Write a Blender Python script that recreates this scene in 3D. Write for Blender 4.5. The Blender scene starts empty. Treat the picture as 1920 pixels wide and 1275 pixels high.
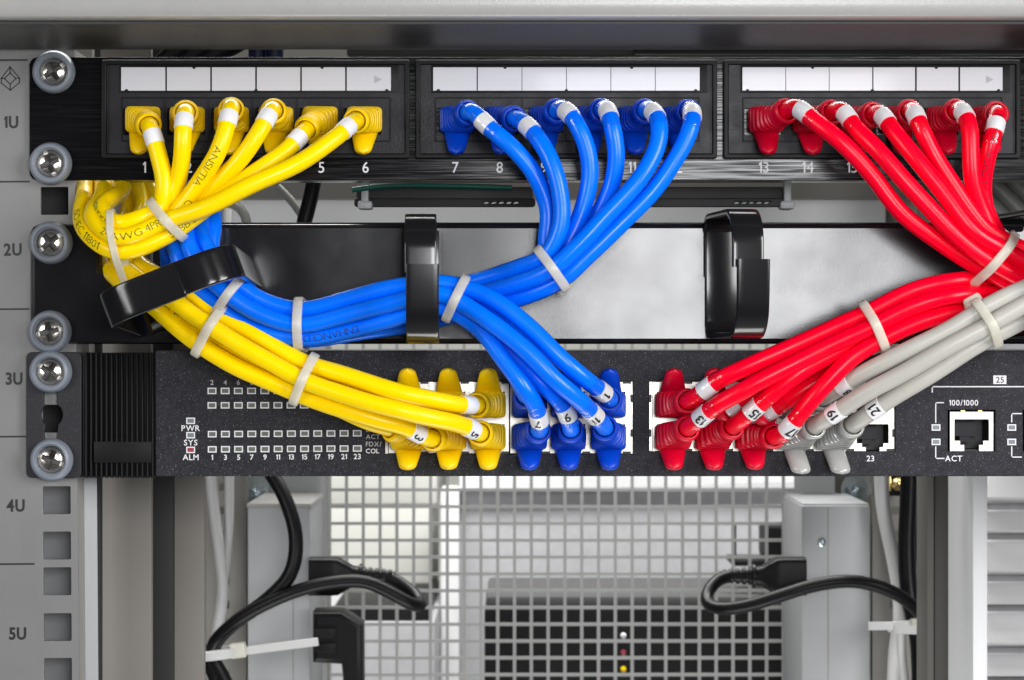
import bpy, bmesh, math, random
from mathutils import Vector, Matrix, Quaternion
random.seed(7)
SC = bpy.context.scene
COL = SC.collection

# ------------------------------------------------------------------ camera
D = 0.850                    # camera to the plane of the rack fronts (m)
S = 5377.0                   # photo pixels per metre in that plane (1U = 44.45 mm = 239 px)
ZC = 1.10                    # height of the camera above the floor
cam = bpy.data.cameras.new('camera')
cam.sensor_width = 36.0
cam.lens = 36.0 * D / (1920.0 / S)
cam.clip_start = 0.05
cam.clip_end = 20.0
cam.dof.use_dof = True
cam.dof.focus_distance = D - 0.015
cam.dof.aperture_fstop = 42.0
cam_o = bpy.data.objects.new('camera', cam)
COL.objects.link(cam_o)
cam_o.location = (0, -D, ZC)
cam_o.rotation_euler = (math.pi / 2, 0, 0)
SC.camera = cam_o

# ------------------------------------------------------------------ light
w = bpy.data.worlds.new('World'); SC.world = w; w.use_nodes = True
bg = w.node_tree.nodes['Background']
bg.inputs[0].default_value = (0.86, 0.93, 1.0, 1); bg.inputs[1].default_value = 0.035

def area(name, loc, target, sx, sy, power, color=(1, 1, 1)):
    l = bpy.data.lights.new(name, 'AREA'); l.shape = 'RECTANGLE'
    l.size = sx; l.size_y = sy; l.energy = power; l.color = color
    o = bpy.data.objects.new(name, l); COL.objects.link(o)
    o.location = loc
    d = Vector(target) - Vector(loc)
    o.rotation_euler = d.to_track_quat('-Z', 'Y').to_euler()
    return o
area('softbox_key', (0.150, -0.95, ZC + 0.075), (0.150, 0, ZC + 0.075), 0.26, 0.25, 4.2, (0.97, 0.98, 1.0))
area('softbox_right', (0.72, -0.72, ZC + 0.20), (0.05, 0, ZC), 0.42, 0.45, 9.4, (1.0, 0.99, 0.985))
area('softbox_left', (-0.74, -0.72, ZC + 0.14), (-0.05, 0, ZC), 0.36, 0.40, 3.9, (1.0, 0.99, 0.985))
area('room_ceiling_lamp', (0.0, 0.765, ZC + 0.75), (0.0, 0.95, ZC - .1), 1.2, 0.25, 26.0, (1.0, 0.99, 0.96))
area('interior_fill', (0.0, 0.10, ZC - 0.62), (0.0, 0.47, ZC - 0.02), 0.5, 0.25, 2.6, (1.0, 0.99, 0.97))  # added fill brightening the rack interior, no lamp hangs there
area('interior_fill_top', (0.0, 0.21, ZC + 0.42), (0.0, 0.36, ZC + 0.06), 0.5, 0.10, 1.9, (1.0, 0.99, 0.95))  # added fill for the rear panel behind the gap, not a real lamp

vs = SC.view_settings
vs.view_transform = 'Standard'; vs.look = 'None'; vs.exposure = 0.08; vs.gamma = 1.0

# ------------------------------------------------------------------ helpers
def P(px, py, d=0.0):
    """pixel + distance in mm in front of the rack plane -> world point (m)"""
    f = (D - d * 0.001) / D / S
    return Vector(((px - 960) * f, -d * 0.001, (637.5 - py) * f + ZC))

def thing(name, label, cat, loc=(0, 0, 0), group=None):
    o = bpy.data.objects.new(name, None); COL.objects.link(o)
    o.location = loc; o.empty_display_size = 0.01
    o['label'] = label; o['category'] = cat
    if group: o['group'] = group
    return o
def tag(o, label, cat, group=None):
    o['label'] = label; o['category'] = cat
    if group: o['group'] = group
    return o
def wloc(o):
    v = Vector((0, 0, 0))
    while o is not None:
        v += Vector(o.location); o = o.parent
    return v
def link(name, me, mat, parent=None, loc=None, smooth=None):
    """mesh (in world coordinates unless loc given) -> object with its origin at its own base"""
    if loc is None:
        n = len(me.vertices)
        co = [0.0] * (n * 3); me.vertices.foreach_get('co', co)
        xs, ys, zs = co[0::3], co[1::3], co[2::3]
        c = Vector(((min(xs) + max(xs)) / 2, (min(ys) + max(ys)) / 2, min(zs)))
        me.transform(Matrix.Translation(-c)); loc = c
    o = bpy.data.objects.new(name, me); COL.objects.link(o)
    if mat is not None and len(me.materials) == 0: me.materials.append(mat)
    o.parent = parent
    o.location = Vector(loc) - (wloc(parent) if parent else Vector((0, 0, 0)))
    if smooth is not None: shade(me, smooth)
    return o
def shade(me, ang=30):
    me.polygons.foreach_set('use_smooth', [True] * len(me.polygons))
    try: me.set_sharp_from_angle(angle=math.radians(ang))
    except Exception: pass
def from_bm(name, bm):
    me = bpy.data.meshes.new(name); bm.normal_update(); bm.to_mesh(me); bm.free(); return me
def pyd(name, verts, faces):
    me = bpy.data.meshes.new(name); me.from_pydata([tuple(v) for v in verts], [], faces); me.update(); return me

def bm_box(bm, a, b):
    x0, x1 = sorted((a[0], b[0])); y0, y1 = sorted((a[1], b[1])); z0, z1 = sorted((a[2], b[2]))
    v = [bm.verts.new(p) for p in ((x0,y0,z0),(x1,y0,z0),(x1,y1,z0),(x0,y1,z0),(x0,y0,z1),(x1,y0,z1),(x1,y1,z1),(x0,y1,z1))]
    for f in ((0,3,2,1),(4,5,6,7),(0,1,5,4),(1,2,6,5),(2,3,7,6),(3,0,4,7)): bm.faces.new([v[i] for i in f])
def box_mesh(name, a, b, bevel=0.0, seg=2):
    bm = bmesh.new(); bm_box(bm, a, b)
    if bevel > 0: bmesh.ops.bevel(bm, geom=bm.edges[:], offset=bevel, segments=seg, affect='EDGES', profile=0.6)
    return from_bm(name, bm)
def box(name, x0, y0, x1, y1, d0, d1, mat, parent=None, bevel=0.0003, seg=2, at=None):
    """box from pixel rectangle read at depth `at` (default: its front d1)"""
    at = d1 if at is None else at
    a = P(x0, y0, at); b = P(x1, y1, at)
    me = box_mesh(name, (a.x, -d0 * .001, a.z), (b.x, -d1 * .001, b.z), bevel, seg)
    return link(name, me, mat, parent, smooth=35)
def rrect(x0, y0, x1, y1, r, n=6):
    pts = []
    for cx, cy, a0 in ((x1 - r, y0 + r, -90), (x1 - r, y1 - r, 0), (x0 + r, y1 - r, 90), (x0 + r, y0 + r, 180)):
        for k in range(n + 1):
            a = math.radians(a0 + 90 * k / n); pts.append((cx + r * math.cos(a), cy + r * math.sin(a)))
    return pts
def circle(cx, cy, r, n=24, a0=0, a1=360):
    return [(cx + r * math.cos(math.radians(a0 + (a1 - a0) * k / n)), cy + r * math.sin(math.radians(a0 + (a1 - a0) * k / n))) for k in range(n)]
def plate_mesh(loops, d_front, thick, bevel=0.0):
    """flat plate with holes: loops are pixel outlines read at depth d_front (mm)"""
    cu = bpy.data.curves.new('plate', 'CURVE'); cu.dimensions = '2D'; cu.fill_mode = 'BOTH'
    for lp in loops:
        sp = cu.splines.new('POLY'); sp.points.add(len(lp) - 1); sp.use_cyclic_u = True
        for q, (x, y) in zip(sp.points, lp):
            v = P(x, y, d_front); q.co = (v.x, v.z, 0, 1)
    cu.extrude = max(thick * .0005 - bevel * .001, 1e-6); cu.bevel_depth = bevel * .001; cu.bevel_resolution = 1
    cu.offset = -bevel * .001
    o = bpy.data.objects.new('plate', cu); COL.objects.link(o)
    dg = bpy.context.evaluated_depsgraph_get(); dg.update()
    me = bpy.data.meshes.new_from_object(o.evaluated_get(dg))
    bpy.data.objects.remove(o); bpy.data.curves.remove(cu)
    yf = -d_front * .001 + thick * .0005
    me.transform(Matrix(((1, 0, 0, 0), (0, 0, -1, yf), (0, 1, 0, 0), (0, 0, 0, 1))))
    me.materials.clear()
    return me
def plate(name, loops, d_front, thick, mat, parent=None, bevel=0.0):
    return link(name, plate_mesh(loops, d_front, thick, bevel), mat, parent, smooth=30)

# text -> mesh (x right, y up, centred on the cap height, unit = requested cap height)
_TXT = {}; _GL = {}
def glyph(ch, bold):
    """one character: outline triangles in cap heights, left edge at 0, and its width"""
    if (ch, bold) in _GL: return _GL[ch, bold]
    if ch == ' ': g = ([], [], .22)
    elif ch == '1':
        t = .15 + bold * 2.4; w_ = .30 + bold
        V = [(w_ - t, 0), (w_, 0), (w_, 1), (w_ - t * .9, 1), (w_ - t, 1 - t * .6), (0, .80), (0, .80 - t * .85), (w_ - t, .80 - t * .2)]
        g = (V, [(0, 1, 2, 3, 7), (7, 3, 5, 6)], w_)
    else:
        cu = bpy.data.curves.new('txt', 'FONT'); cu.body = ch; cu.size = 1.0; cu.offset = bold; cu.resolution_u = 3
        o = bpy.data.objects.new('txt', cu); COL.objects.link(o)
        dg = bpy.context.evaluated_depsgraph_get(); dg.update()
        me = bpy.data.meshes.new_from_object(o.evaluated_get(dg))
        bpy.data.objects.remove(o); bpy.data.curves.remove(cu)
        x0 = min(v.co.x for v in me.vertices); x1 = max(v.co.x for v in me.vertices)
        g = ([((v.co.x - x0) / .70, v.co.y / .70) for v in me.vertices], [tuple(p.vertices) for p in me.polygons], (x1 - x0) / .70)
        bpy.data.meshes.remove(me)
    _GL[ch, bold] = g
    return g
def text_mesh(s, bold=0.0, align='CENTER'):
    key = (s, bold, align)
    if key in _TXT: return _TXT[key]
    V, F, x = [], [], 0.0
    for ch in s:
        gv, gf, gw = glyph(ch, bold)
        b = len(V); V += [(x + a, c - .5) for a, c in gv]; F += [tuple(b + i for i in f) for f in gf]
        x += gw + .13
    x -= .13
    if align == 'CENTER': V = [(a - x / 2, c) for a, c in V]
    _TXT[key] = (V, F)
    return V, F
def text(name, s, px, py, cap_px, d, mat, parent, bold=0.0, align='CENTER', squeeze=1.0, rot=0.0):
    V, F = text_mesh(s, bold, align)
    h = cap_px; c, sn = math.cos(rot), math.sin(rot)
    vs_ = []
    for x, y in V:
        x *= h * squeeze; y *= h
        vs_.append(P(px + x * c - y * sn, py - (x * sn + y * c), d))
    return link(name, pyd(name, vs_, F), mat, parent)
def strip_lines(name, segs, wpx, d, mat, parent):
    """printed line segments (pixels) as one flat print"""
    V, F = [], []
    for (x0, y0, x1, y1) in segs:
        dx, dy = x1 - x0, y1 - y0; L = math.hypot(dx, dy); nx, ny = -dy / L * wpx / 2, dx / L * wpx / 2
        ex, ey = dx / L * wpx / 2, dy / L * wpx / 2
        b = len(V)
        V += [P(x0 + nx - ex, y0 + ny - ey, d), P(x1 + nx + ex, y1 + ny + ey, d), P(x1 - nx + ex, y1 - ny + ey, d), P(x0 - nx - ex, y0 - ny - ey, d)]
        F.append((b, b + 1, b + 2, b + 3))
    return link(name, pyd(name, V, F), mat, parent)

# ------------------------------------------------------------------ materials
def material(name, base, rough=0.5, metal=0.0, spec=0.5, coat=0.0, var=0.0, vscale=60, bump=0.0, bscale=900, stretch=None,
             speck=0.0, rvar=0.0, sss=0.0, trans=0.0, emit=None, bdist=0.0002, sstreak=False):
    m = bpy.data.materials.new(name); m.use_nodes = True
    nt = m.node_tree; b = nt.nodes['Principled BSDF']
    b.inputs['Base Color'].default_value = (*base, 1); b.inputs['Roughness'].default_value = rough
    b.inputs['Metallic'].default_value = metal; b.inputs['Specular IOR Level'].default_value = spec
    b.inputs['Coat Weight'].default_value = coat; b.inputs['Coat Roughness'].default_value = 0.08
    if sss: 
        b.inputs['Subsurface Weight'].default_value = sss; b.inputs['Subsurface Radius'].default_value = (.003, .003, .003)
        b.inputs['Subsurface Scale'].default_value = 0.6
    if trans: b.inputs['Transmission Weight'].default_value = trans
    if emit:
        b.inputs['Emission Color'].default_value = (*emit[0], 1); b.inputs['Emission Strength'].default_value = emit[1]
    tc = nt.nodes.new('ShaderNodeTexCoord'); vec = tc.outputs['Object']
    if stretch:
        mp = nt.nodes.new('ShaderNodeMapping'); mp.inputs['Scale'].default_value = stretch
        nt.links.new(vec, mp.inputs[0]); vec = mp.outputs[0]
    def noise(scale, detail=3, v=None):
        n = nt.nodes.new('ShaderNodeTexNoise'); n.inputs['Scale'].default_value = scale; n.inputs['Detail'].default_value = detail
        nt.links.new(vec if v is None else v, n.inputs['Vector']); return n.outputs['Fac']
    if var > 0 or speck > 0:
        col = None
        if var > 0:
            hsv = nt.nodes.new('ShaderNodeMapRange'); nt.links.new(noise(vscale, 4), hsv.inputs[0])
            hsv.inputs[1].default_value = .3; hsv.inputs[2].default_value = .7
            hsv.inputs[3].default_value = 1 - var; hsv.inputs[4].default_value = 1 + var
            mx = nt.nodes.new('ShaderNodeMix'); mx.data_type = 'RGBA'; mx.blend_type = 'MULTIPLY'; mx.inputs[0].default_value = 1
            mx.inputs[6].default_value = (*base, 1); nt.links.new(hsv.outputs[0], mx.inputs[7]); col = mx.outputs[2]
        if speck > 0:
            r = nt.nodes.new('ShaderNodeMapRange'); nt.links.new(noise(2300, 1, tc.outputs['Object']), r.inputs[0])
            r.inputs[1].default_value = .66; r.inputs[2].default_value = .75; r.inputs[3].default_value = 0; r.inputs[4].default_value = speck
            mx = nt.nodes.new('ShaderNodeMix'); mx.data_type = 'RGBA'; nt.links.new(r.outputs[0], mx.inputs[0])
            if col: nt.links.new(col, mx.inputs[6])
            else: mx.inputs[6].default_value = (*base, 1)
            mx.inputs[7].default_value = (.42, .43, .48, 1); col = mx.outputs[2]
        nt.links.new(col, b.inputs['Base Color'])
    if rvar > 0:
        r = nt.nodes.new('ShaderNodeMapRange'); nt.links.new(noise(90, 5), r.inputs[0])
        r.inputs[1].default_value = .3; r.inputs[2].default_value = .7
        r.inputs[3].default_value = max(rough - rvar, .02); r.inputs[4].default_value = rough + rvar
        nt.links.new(r.outputs[0], b.inputs['Roughness'])
    if sstreak:
        r = nt.nodes.new('ShaderNodeMapRange'); nt.links.new(noise(bscale, 4), r.inputs[0])
        r.inputs[1].default_value = .40; r.inputs[2].default_value = .62; r.inputs[3].default_value = .06; r.inputs[4].default_value = .42
        nt.links.new(r.outputs[0], b.inputs['Specular IOR Level'])
    if bump > 0:
        bp = nt.nodes.new('ShaderNodeBump'); bp.inputs['Strength'].default_value = bump; bp.inputs['Distance'].default_value = bdist
        nt.links.new(noise(bscale, 3), bp.inputs['Height']); nt.links.new(bp.outputs[0], b.inputs['Normal'])
    return m
M = {}
M['rail'] = material('grey_rail_paint', (.19, .19, .19), .42, var=.06, vscale=25, bump=.25, bscale=1500, rvar=.06)
M['ink'] = material('black_ink', (.012, .012, .012), .5)
M['white_ink'] = material('white_ink', (.72, .72, .75), .55)
M['grey_ink'] = material('grey_ink', (.42, .42, .43), .6)
M['brushed'] = material('brushed_black_metal', (.005, .005, .006), .19, spec=.40, bump=.06, bscale=220, stretch=(.22, 1, 11), rvar=.05, bdist=.0002, sstreak=True)
M['module'] = material('black_moulded_plastic', (.019, .019, .023), .42, spec=.20, var=.25, vscale=70, bump=.35, bscale=1100, rvar=.10)
M['gloss_black'] = material('glossy_black_plastic', (.008, .008, .009), .16, spec=.5, bump=.05, bscale=160)
M['ribbed'] = material('matt_black_plastic', (.007, .007, .008), .45, spec=.16, bump=.2, bscale=1200)
M['panel'] = material('satin_black_powder_coat', (.007, .007, .009), .19, spec=.55, rvar=.022, bump=.07, bscale=2000)
M['switch'] = material('speckled_charcoal_paint', (.022, .022, .028), .50, spec=.13, bump=.4, bscale=1500, speck=.45, var=.25, vscale=500)
M['ear'] = material('charcoal_bracket_paint', (.024, .024, .028), .5, spec=.2, bump=.35, bscale=1500, speck=.12)
M['paper'] = material('white_label_card', (.60, .60, .64), .38, var=.03, vscale=50, coat=.25)
M['sleeve'] = material('white_marker_sleeve', (.76, .76, .78), .42)
M['tape'] = None
M['tie'] = material('natural_nylon', (.72, .70, .60), .34, sss=.0, var=.05, vscale=300, bump=.1, bscale=900)
M['washer'] = material('grey_plastic_cup', (.20, .225, .27), .42, sss=.0)
M['chrome'] = material('nickel_plating', (.62, .58, .53), .24, metal=1.0, bump=.12, bscale=700, rvar=.06)
M['steel'] = material('tinned_steel_shield', (.56, .535, .49), .42, metal=1.0, bump=.2, bscale=500, rvar=.1)
M['zinc'] = material('zinc_bolt', (.55, .62, .66), .25, metal=1.0)
M['black_void'] = material('jack_interior', (.006, .006, .007), .5)
M['jack'] = material('jack_insert', (.010, .010, .014), .45, spec=.2)
M['gold'] = material('gold_contact', (.8, .6, .25), .3, metal=1.0)
M['led'] = material('led_lens', (.12, .13, .115), .3)
M['led_blue'] = material('led_lens_grey_blue', (.16, .19, .22), .3)
M['led_red'] = material('led_lens_red', (.30, .04, .06), .3)
M['yel'] = material('yellow_pvc', (.95, .66, .0), .27, spec=.24, rvar=.07, bump=.10, bscale=120, bdist=.001, var=.02, vscale=80)
M['blu'] = material('blue_pvc', (.000, .155, .95), .27, spec=.28, rvar=.07, bump=.13, bscale=110, bdist=.001, var=.03, vscale=80)
M['red'] = material('red_pvc', (.90, .000, .020), .27, spec=.22, rvar=.07, bump=.10, bscale=130, bdist=.001, var=.03, vscale=80)
M['gry'] = material('grey_pvc', (.44, .43, .39), .36, spec=.4, bump=.08, bscale=110, var=.03, vscale=60)
M['yel_b'] = material('yellow_boot_rubber', (.86, .56, .0), .40, spec=.35, var=.05, vscale=200)
M['blu_b'] = material('blue_boot_rubber', (.000, .050, .50), .38, spec=.35, var=.06, vscale=200)
M['red_b'] = material('red_boot_rubber', (.60, .000, .022), .38, spec=.35, var=.06, vscale=200)
M['gry_b'] = material('smoky_clear_boot', (.36, .36, .35), .24, spec=.6, var=.08, vscale=150, coat=.3)
M['ink_g'] = material('green_black_ink', (.05, .11, .0), .5)
M['ink_b'] = material('dark_blue_ink', (.0, .01, .16), .5)
M['ink_r'] = material('dark_red_ink', (.10, .0, .02), .5)
M['rubber'] = material('black_rubber', (.005, .005, .006), .38, spec=.2, bump=.05, bscale=300)
M['beam'] = material('light_grey_cabinet_paint', (.318, .313, .303), .28, bump=.3, bscale=1300, var=.02, vscale=300)
M['pdu'] = material('pdu_grey_paint', (.36, .37, .38), .45, bump=.1, bscale=900, var=.03, vscale=12)
M['frame_l'] = material('cabinet_post_paint', (.25, .24, .22), .45, var=.03, vscale=10)
M['frame_m'] = material('taupe_side_panel', (.22, .205, .185), .5, var=.06, vscale=8)
M['frame_d'] = material('dark_seal', (.016, .015, .015), .6)
M['mesh'] = material('perforated_door_paint', (.31, .315, .31), .45)
M['wall'] = material('room_wall_paint', (.62, .62, .58), .8, var=.03, vscale=4)
M['cab'] = material('pale_cabinet_paint', (.42, .42, .44), .6, var=.05, vscale=120)
M['cab_w'] = material('white_cabinet_trim', (.78, .79, .80), .5)
M['dark_eq'] = material('dark_equipment', (.007, .007, .008), .5, spec=.2, var=.2, vscale=20)
M['floor'] = material('floor_tile', (.45, .46, .46), .4, var=.06, vscale=5)
M['pale_cable'] = material('pale_grey_cable_pvc', (.50, .50, .50), .45)
M['olive_cable'] = material('dim_grey_cable_pvc', (.14, .145, .13), .45)
M['green'] = material('green_wire_pvc', (.0, .10, .07), .4)
M['underside_shade'] = material('shaded_underside_paint', (.055, .055, .055), .42, spec=.14, bump=.1, bscale=900)  # dark colour stands in for the shade under the top beam
M['navy'] = material('navy_cable_pvc', (.0, .008, .05), .4)
M['recess'] = material('shaded_recess_metal', (.018, .016, .014), .45, metal=0.0, bump=.3, bscale=1500)  # shade inside the screw's cross recess, put into the colour
M['slotcut'] = material('cut_slot_metal', (.62, .60, .56), .5, metal=1.0, bump=.5, bscale=2500)
def wavy(m, scale, dist):
    nt = m.node_tree; b = nt.nodes['Principled BSDF']; old = b.inputs['Normal'].links[0].from_node
    n = nt.nodes.new('ShaderNodeTexNoise'); n.inputs['Scale'].default_value = scale; n.inputs['Detail'].default_value = 1.5
    tc = nt.nodes.new('ShaderNodeTexCoord'); nt.links.new(tc.outputs['Object'], n.inputs['Vector'])
    bp = nt.nodes.new('ShaderNodeBump'); bp.inputs['Strength'].default_value = 1.0; bp.inputs['Distance'].default_value = dist
    nt.links.new(n.outputs['Fac'], bp.inputs['Height']); nt.links.new(bp.outputs[0], old.inputs['Normal'])
wavy(M['panel'], 13, .0016)
M['post_dark'] = material('dark_taupe_paint', (.085, .080, .074), .5, var=.05, vscale=8)
M['slat'] = material('pale_slat_paint', (.64, .64, .65), .5)
M['lid'] = material('dark_case_lid', (.07, .07, .072), .5)
M['cable_w'] = material('white_cable_pvc', (.50, .50, .50), .45)
def tape_mat():
    m = bpy.data.materials.new('clear_tape'); m.use_nodes = True; nt = m.node_tree
    out = nt.nodes['Material Output']; nt.nodes.remove(nt.nodes['Principled BSDF'])
    t = nt.nodes.new('ShaderNodeBsdfTransparent'); t.inputs[0].default_value = (.93, .93, .93, 1)
    g = nt.nodes.new('ShaderNodeBsdfGlossy'); g.inputs['Roughness'].default_value = .12
    n = nt.nodes.new('ShaderNodeTexNoise'); n.inputs['Scale'].default_value = 420; n.inputs['Detail'].default_value = 4
    tc = nt.nodes.new('ShaderNodeTexCoord'); nt.links.new(tc.outputs['Object'], n.inputs['Vector'])
    bp = nt.nodes.new('ShaderNodeBump'); bp.inputs['Strength'].default_value = .6; bp.inputs['Distance'].default_value = .0004
    nt.links.new(n.outputs[0], bp.inputs['Height']); nt.links.new(bp.outputs[0], g.inputs['Normal'])
    mx = nt.nodes.new('ShaderNodeMixShader'); mx.inputs[0].default_value = .045
    nt.links.new(t.outputs[0], mx.inputs[1]); nt.links.new(g.outputs[0], mx.inputs[2]); nt.links.new(mx.outputs[0], out.inputs[0])
    return m
M['tape'] = tape_mat()
def see_through_nylon(m, amount):
    nt = m.node_tree; out = nt.nodes['Material Output']; b = nt.nodes['Principled BSDF']
    t = nt.nodes.new('ShaderNodeBsdfTransparent'); mx = nt.nodes.new('ShaderNodeMixShader'); mx.inputs[0].default_value = amount
    nt.links.new(b.outputs[0], mx.inputs[1]); nt.links.new(t.outputs[0], mx.inputs[2]); nt.links.new(mx.outputs[0], out.inputs[0])
see_through_nylon(M['tie'], .40)

# ------------------------------------------------------------------ sweeping
def catmull(pts, step=0.0012):
    """centripetal Catmull-Rom through points -> evenly spaced polyline"""
    p = [Vector(q) for q in pts]
    p = [p[0] * 2 - p[1]] + p + [p[-1] * 2 - p[-2]]
    raw = []
    for i in range(1, len(p) - 2):
        p0, p1, p2, p3 = p[i - 1], p[i], p[i + 1], p[i + 2]
        t0 = 0; t1 = t0 + max((p1 - p0).length, 1e-6) ** .5; t2 = t1 + max((p2 - p1).length, 1e-6) ** .5; t3 = t2 + max((p3 - p2).length, 1e-6) ** .5
        n = max(6, int((p2 - p1).length / 0.0008))
        for k in range(n):
            t = t1 + (t2 - t1) * k / n
            a1 = p0 * ((t1 - t) / (t1 - t0)) + p1 * ((t - t0) / (t1 - t0))
            a2 = p1 * ((t2 - t) / (t2 - t1)) + p2 * ((t - t1) / (t2 - t1))
            a3 = p2 * ((t3 - t) / (t3 - t2)) + p3 * ((t - t2) / (t3 - t2))
            b1 = a1 * ((t2 - t) / (t2 - t0)) + a2 * ((t - t0) / (t2 - t0))
            b2 = a2 * ((t3 - t) / (t3 - t1)) + a3 * ((t - t1) / (t3 - t1))
            raw.append(b1 * ((t2 - t) / (t2 - t1)) + b2 * ((t - t1) / (t2 - t1)))
    raw.append(p[-2])
    # soften kinks, keep the ends
    for _ in range(10):
        raw = [raw[0]] + [(raw[i - 1] + raw[i] * 2 + raw[i + 1]) / 4 for i in range(1, len(raw) - 1)] + [raw[-1]]
    out = [raw[0]]; acc = 0
    for a, b in zip(raw, raw[1:]):
        L = (b - a).length
        while acc + L >= step:
            t = (step - acc) / L; a = a.lerp(b, t); out.append(a.copy()); L = (b - a).length; acc = 0
        acc += L
    if (out[-1] - raw[-1]).length > step * .3: out.append(raw[-1])
    return out
def wobble(p):
    ph = [random.uniform(0, 6.28) for _ in range(6)]; out = []; n = len(p)
    for i, q in enumerate(p):
        x = i * .0012; e = min(1, max(0, (min(i, n - 1 - i) - 22) / 25))
        out.append(q + Vector((math.sin(x * 95 + ph[0]) + .6 * math.sin(x * 210 + ph[1]), .4 * math.sin(x * 80 + ph[2]), math.sin(x * 110 + ph[3]) + .6 * math.sin(x * 185 + ph[4]))) * .00022 * e)
    return out
class Path:
    def __init__(self, pts, step=0.0012, wob=False):
        self.p = catmull(pts, step)
        if wob: self.p = wobble(self.p)
        self.step = step; n = len(self.p)
        self.s = [0.0]
        for a, b in zip(self.p, self.p[1:]): self.s.append(self.s[-1] + (b - a).length)
        self.L = self.s[-1]
        self.t = [(self.p[min(i + 1, n - 1)] - self.p[max(i - 1, 0)]).normalized() for i in range(n)]
    def at(self, s):
        s = min(max(s, 0), self.L - 1e-9); i = min(int(s / self.step), len(self.p) - 2)
        while i > 0 and self.s[i] > s: i -= 1
        while i < len(self.p) - 2 and self.s[i + 1] < s: i += 1
        f = (s - self.s[i]) / max(self.s[i + 1] - self.s[i], 1e-9)
        return self.p[i].lerp(self.p[i + 1], f), self.t[i].lerp(self.t[i + 1], f).normalized()
    def nearest(self, px, py, dmin=-1e9):
        """arc length of the path point that lies closest to a pixel in the picture"""
        best = None
        for q, s in zip(self.p, self.s):
            if -q.y * 1000 < dmin: continue
            k = S * D / (D + q.y)
            x = q.x * k + 960; y = 637.5 - (q.z - ZC) * k
            e = (x - px) ** 2 + (y - py) ** 2
            if best is None or e < best[0]: best = (e, s)
        return best[1]
    def reverse(self):
        r = Path.__new__(Path); r.p = self.p[::-1]; r.step = self.step; r.L = self.L
        r.s = [self.L - x for x in self.s[::-1]]; r.t = [-x for x in self.t[::-1]]; return r
    def frames(self, s0, s1, step, up):
        """parallel transported frames from s0 to s1; up = first up vector"""
        n = max(2, int(round((s1 - s0) / step))); out = []; u = None
        for i in range(n + 1):
            s = s0 + (s1 - s0) * i / n
            p, t = self.at(s)
            if u is None: u = Vector(up)
            else:
                q = pt.rotation_difference(t); u = q @ u
            u = (u - t * u.dot(t)).normalized(); pt = t
            out.append((s, p, t, u, t.cross(u)))
        return out
def tube_mesh(name, path, s0, s1, r, n=16, step=0.0015, up=(0.3, 1, 0.2), rf=None):
    fr = path.frames(s0, s1, step, up); V, F = [], []
    for k, (s, p, t, u, b) in enumerate(fr):
        rr = rf(s) if rf else r
        for j in range(n):
            a = 2 * math.pi * j / n; V.append(p + (u * math.cos(a) + b * math.sin(a)) * rr)
    m = len(fr)
    for k in range(m - 1):
        for j in range(n):
            F.append((k * n + j, k * n + (j + 1) % n, (k + 1) * n + (j + 1) % n, (k + 1) * n + j))
    F.append(tuple(range(n - 1, -1, -1))); F.append(tuple((m - 1) * n + j for j in range(n)))
    me = pyd(name, V, F); fix(me); return me
def fix(me):
    bm = bmesh.new(); bm.from_mesh(me); bmesh.ops.recalc_face_normals(bm, faces=bm.faces[:]); bm.to_mesh(me); bm.free()
def loft_mesh(name, rings):
    n = len(rings[0]); V = [v for r in rings for v in r]; F = []
    for k in range(len(rings) - 1):
        for j in range(n): F.append((k * n + j, k * n + (j + 1) % n, (k + 1) * n + (j + 1) % n, (k + 1) * n + j))
    F.append(tuple(range(n - 1, -1, -1))); F.append(tuple((len(rings) - 1) * n + j for j in range(n)))
    me = pyd(name, V, F); fix(me); return me
def lerp(a, b, t): return a + (b - a) * t
def sstep(t): t = min(max(t, 0), 1); return t * t * (3 - 2 * t)
def superpt(a, ex):
    c, s = math.cos(a), math.sin(a)
    return math.copysign(abs(c) ** (2 / ex), c), math.copysign(abs(s) ** (2 / ex), s)

RC = 0.00298                  # cable radius
def boot(path, up, mat, parent, L, ribs=True):
    """strain relief boot along the first L metres of path; up = side away from the locking tab"""
    rings = []; n = 28
    for (s, p, t, u, b) in path.frames(0.0, L, 0.00032, up):
        k = sstep((s - 0.0095) / (L - 0.0135))
        ha = lerp(0.0058, 0.0041, k); hb = lerp(0.0043, 0.0041, k); ex = lerp(7.0, 2.0, sstep((s - .007) / (L - .014)))
        sc = 1.0
        if ribs and 0.0075 < s < L - 0.0045:
            ph = (s - 0.0075) / 0.00175; f = ph - math.floor(ph)
            sc = 1.05 - 0.11 * (1 if f > .62 else 0)
        e = L - s                              # rounded collar with a lip
        if e < 0.0034: sc = 1.10
        if e < 0.0010: sc = 1.10 - .16 * (1 - (e / .001)) ** 2
        ring = []
        for j in range(n):
            x, y = superpt(2 * math.pi * j / n + .001, ex)
            ring.append(p + (b * x * ha + u * y * hb) * sc)
        rings.append(ring)
    # sink the mouth of the collar
    (s, p, t, u, b) = path.frames(0.0, L, 0.00032, up)[-1]
    for rr, back in ((.0036, .0), (.0034, .0008), (.0033, .003)):
        rings.append([p - t * back + (b * math.cos(2 * math.pi * j / n) + u * math.sin(2 * math.pi * j / n)) * rr for j in range(n)])
    return link('boot', loft_mesh('boot', rings), mat, parent, smooth=40)
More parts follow.
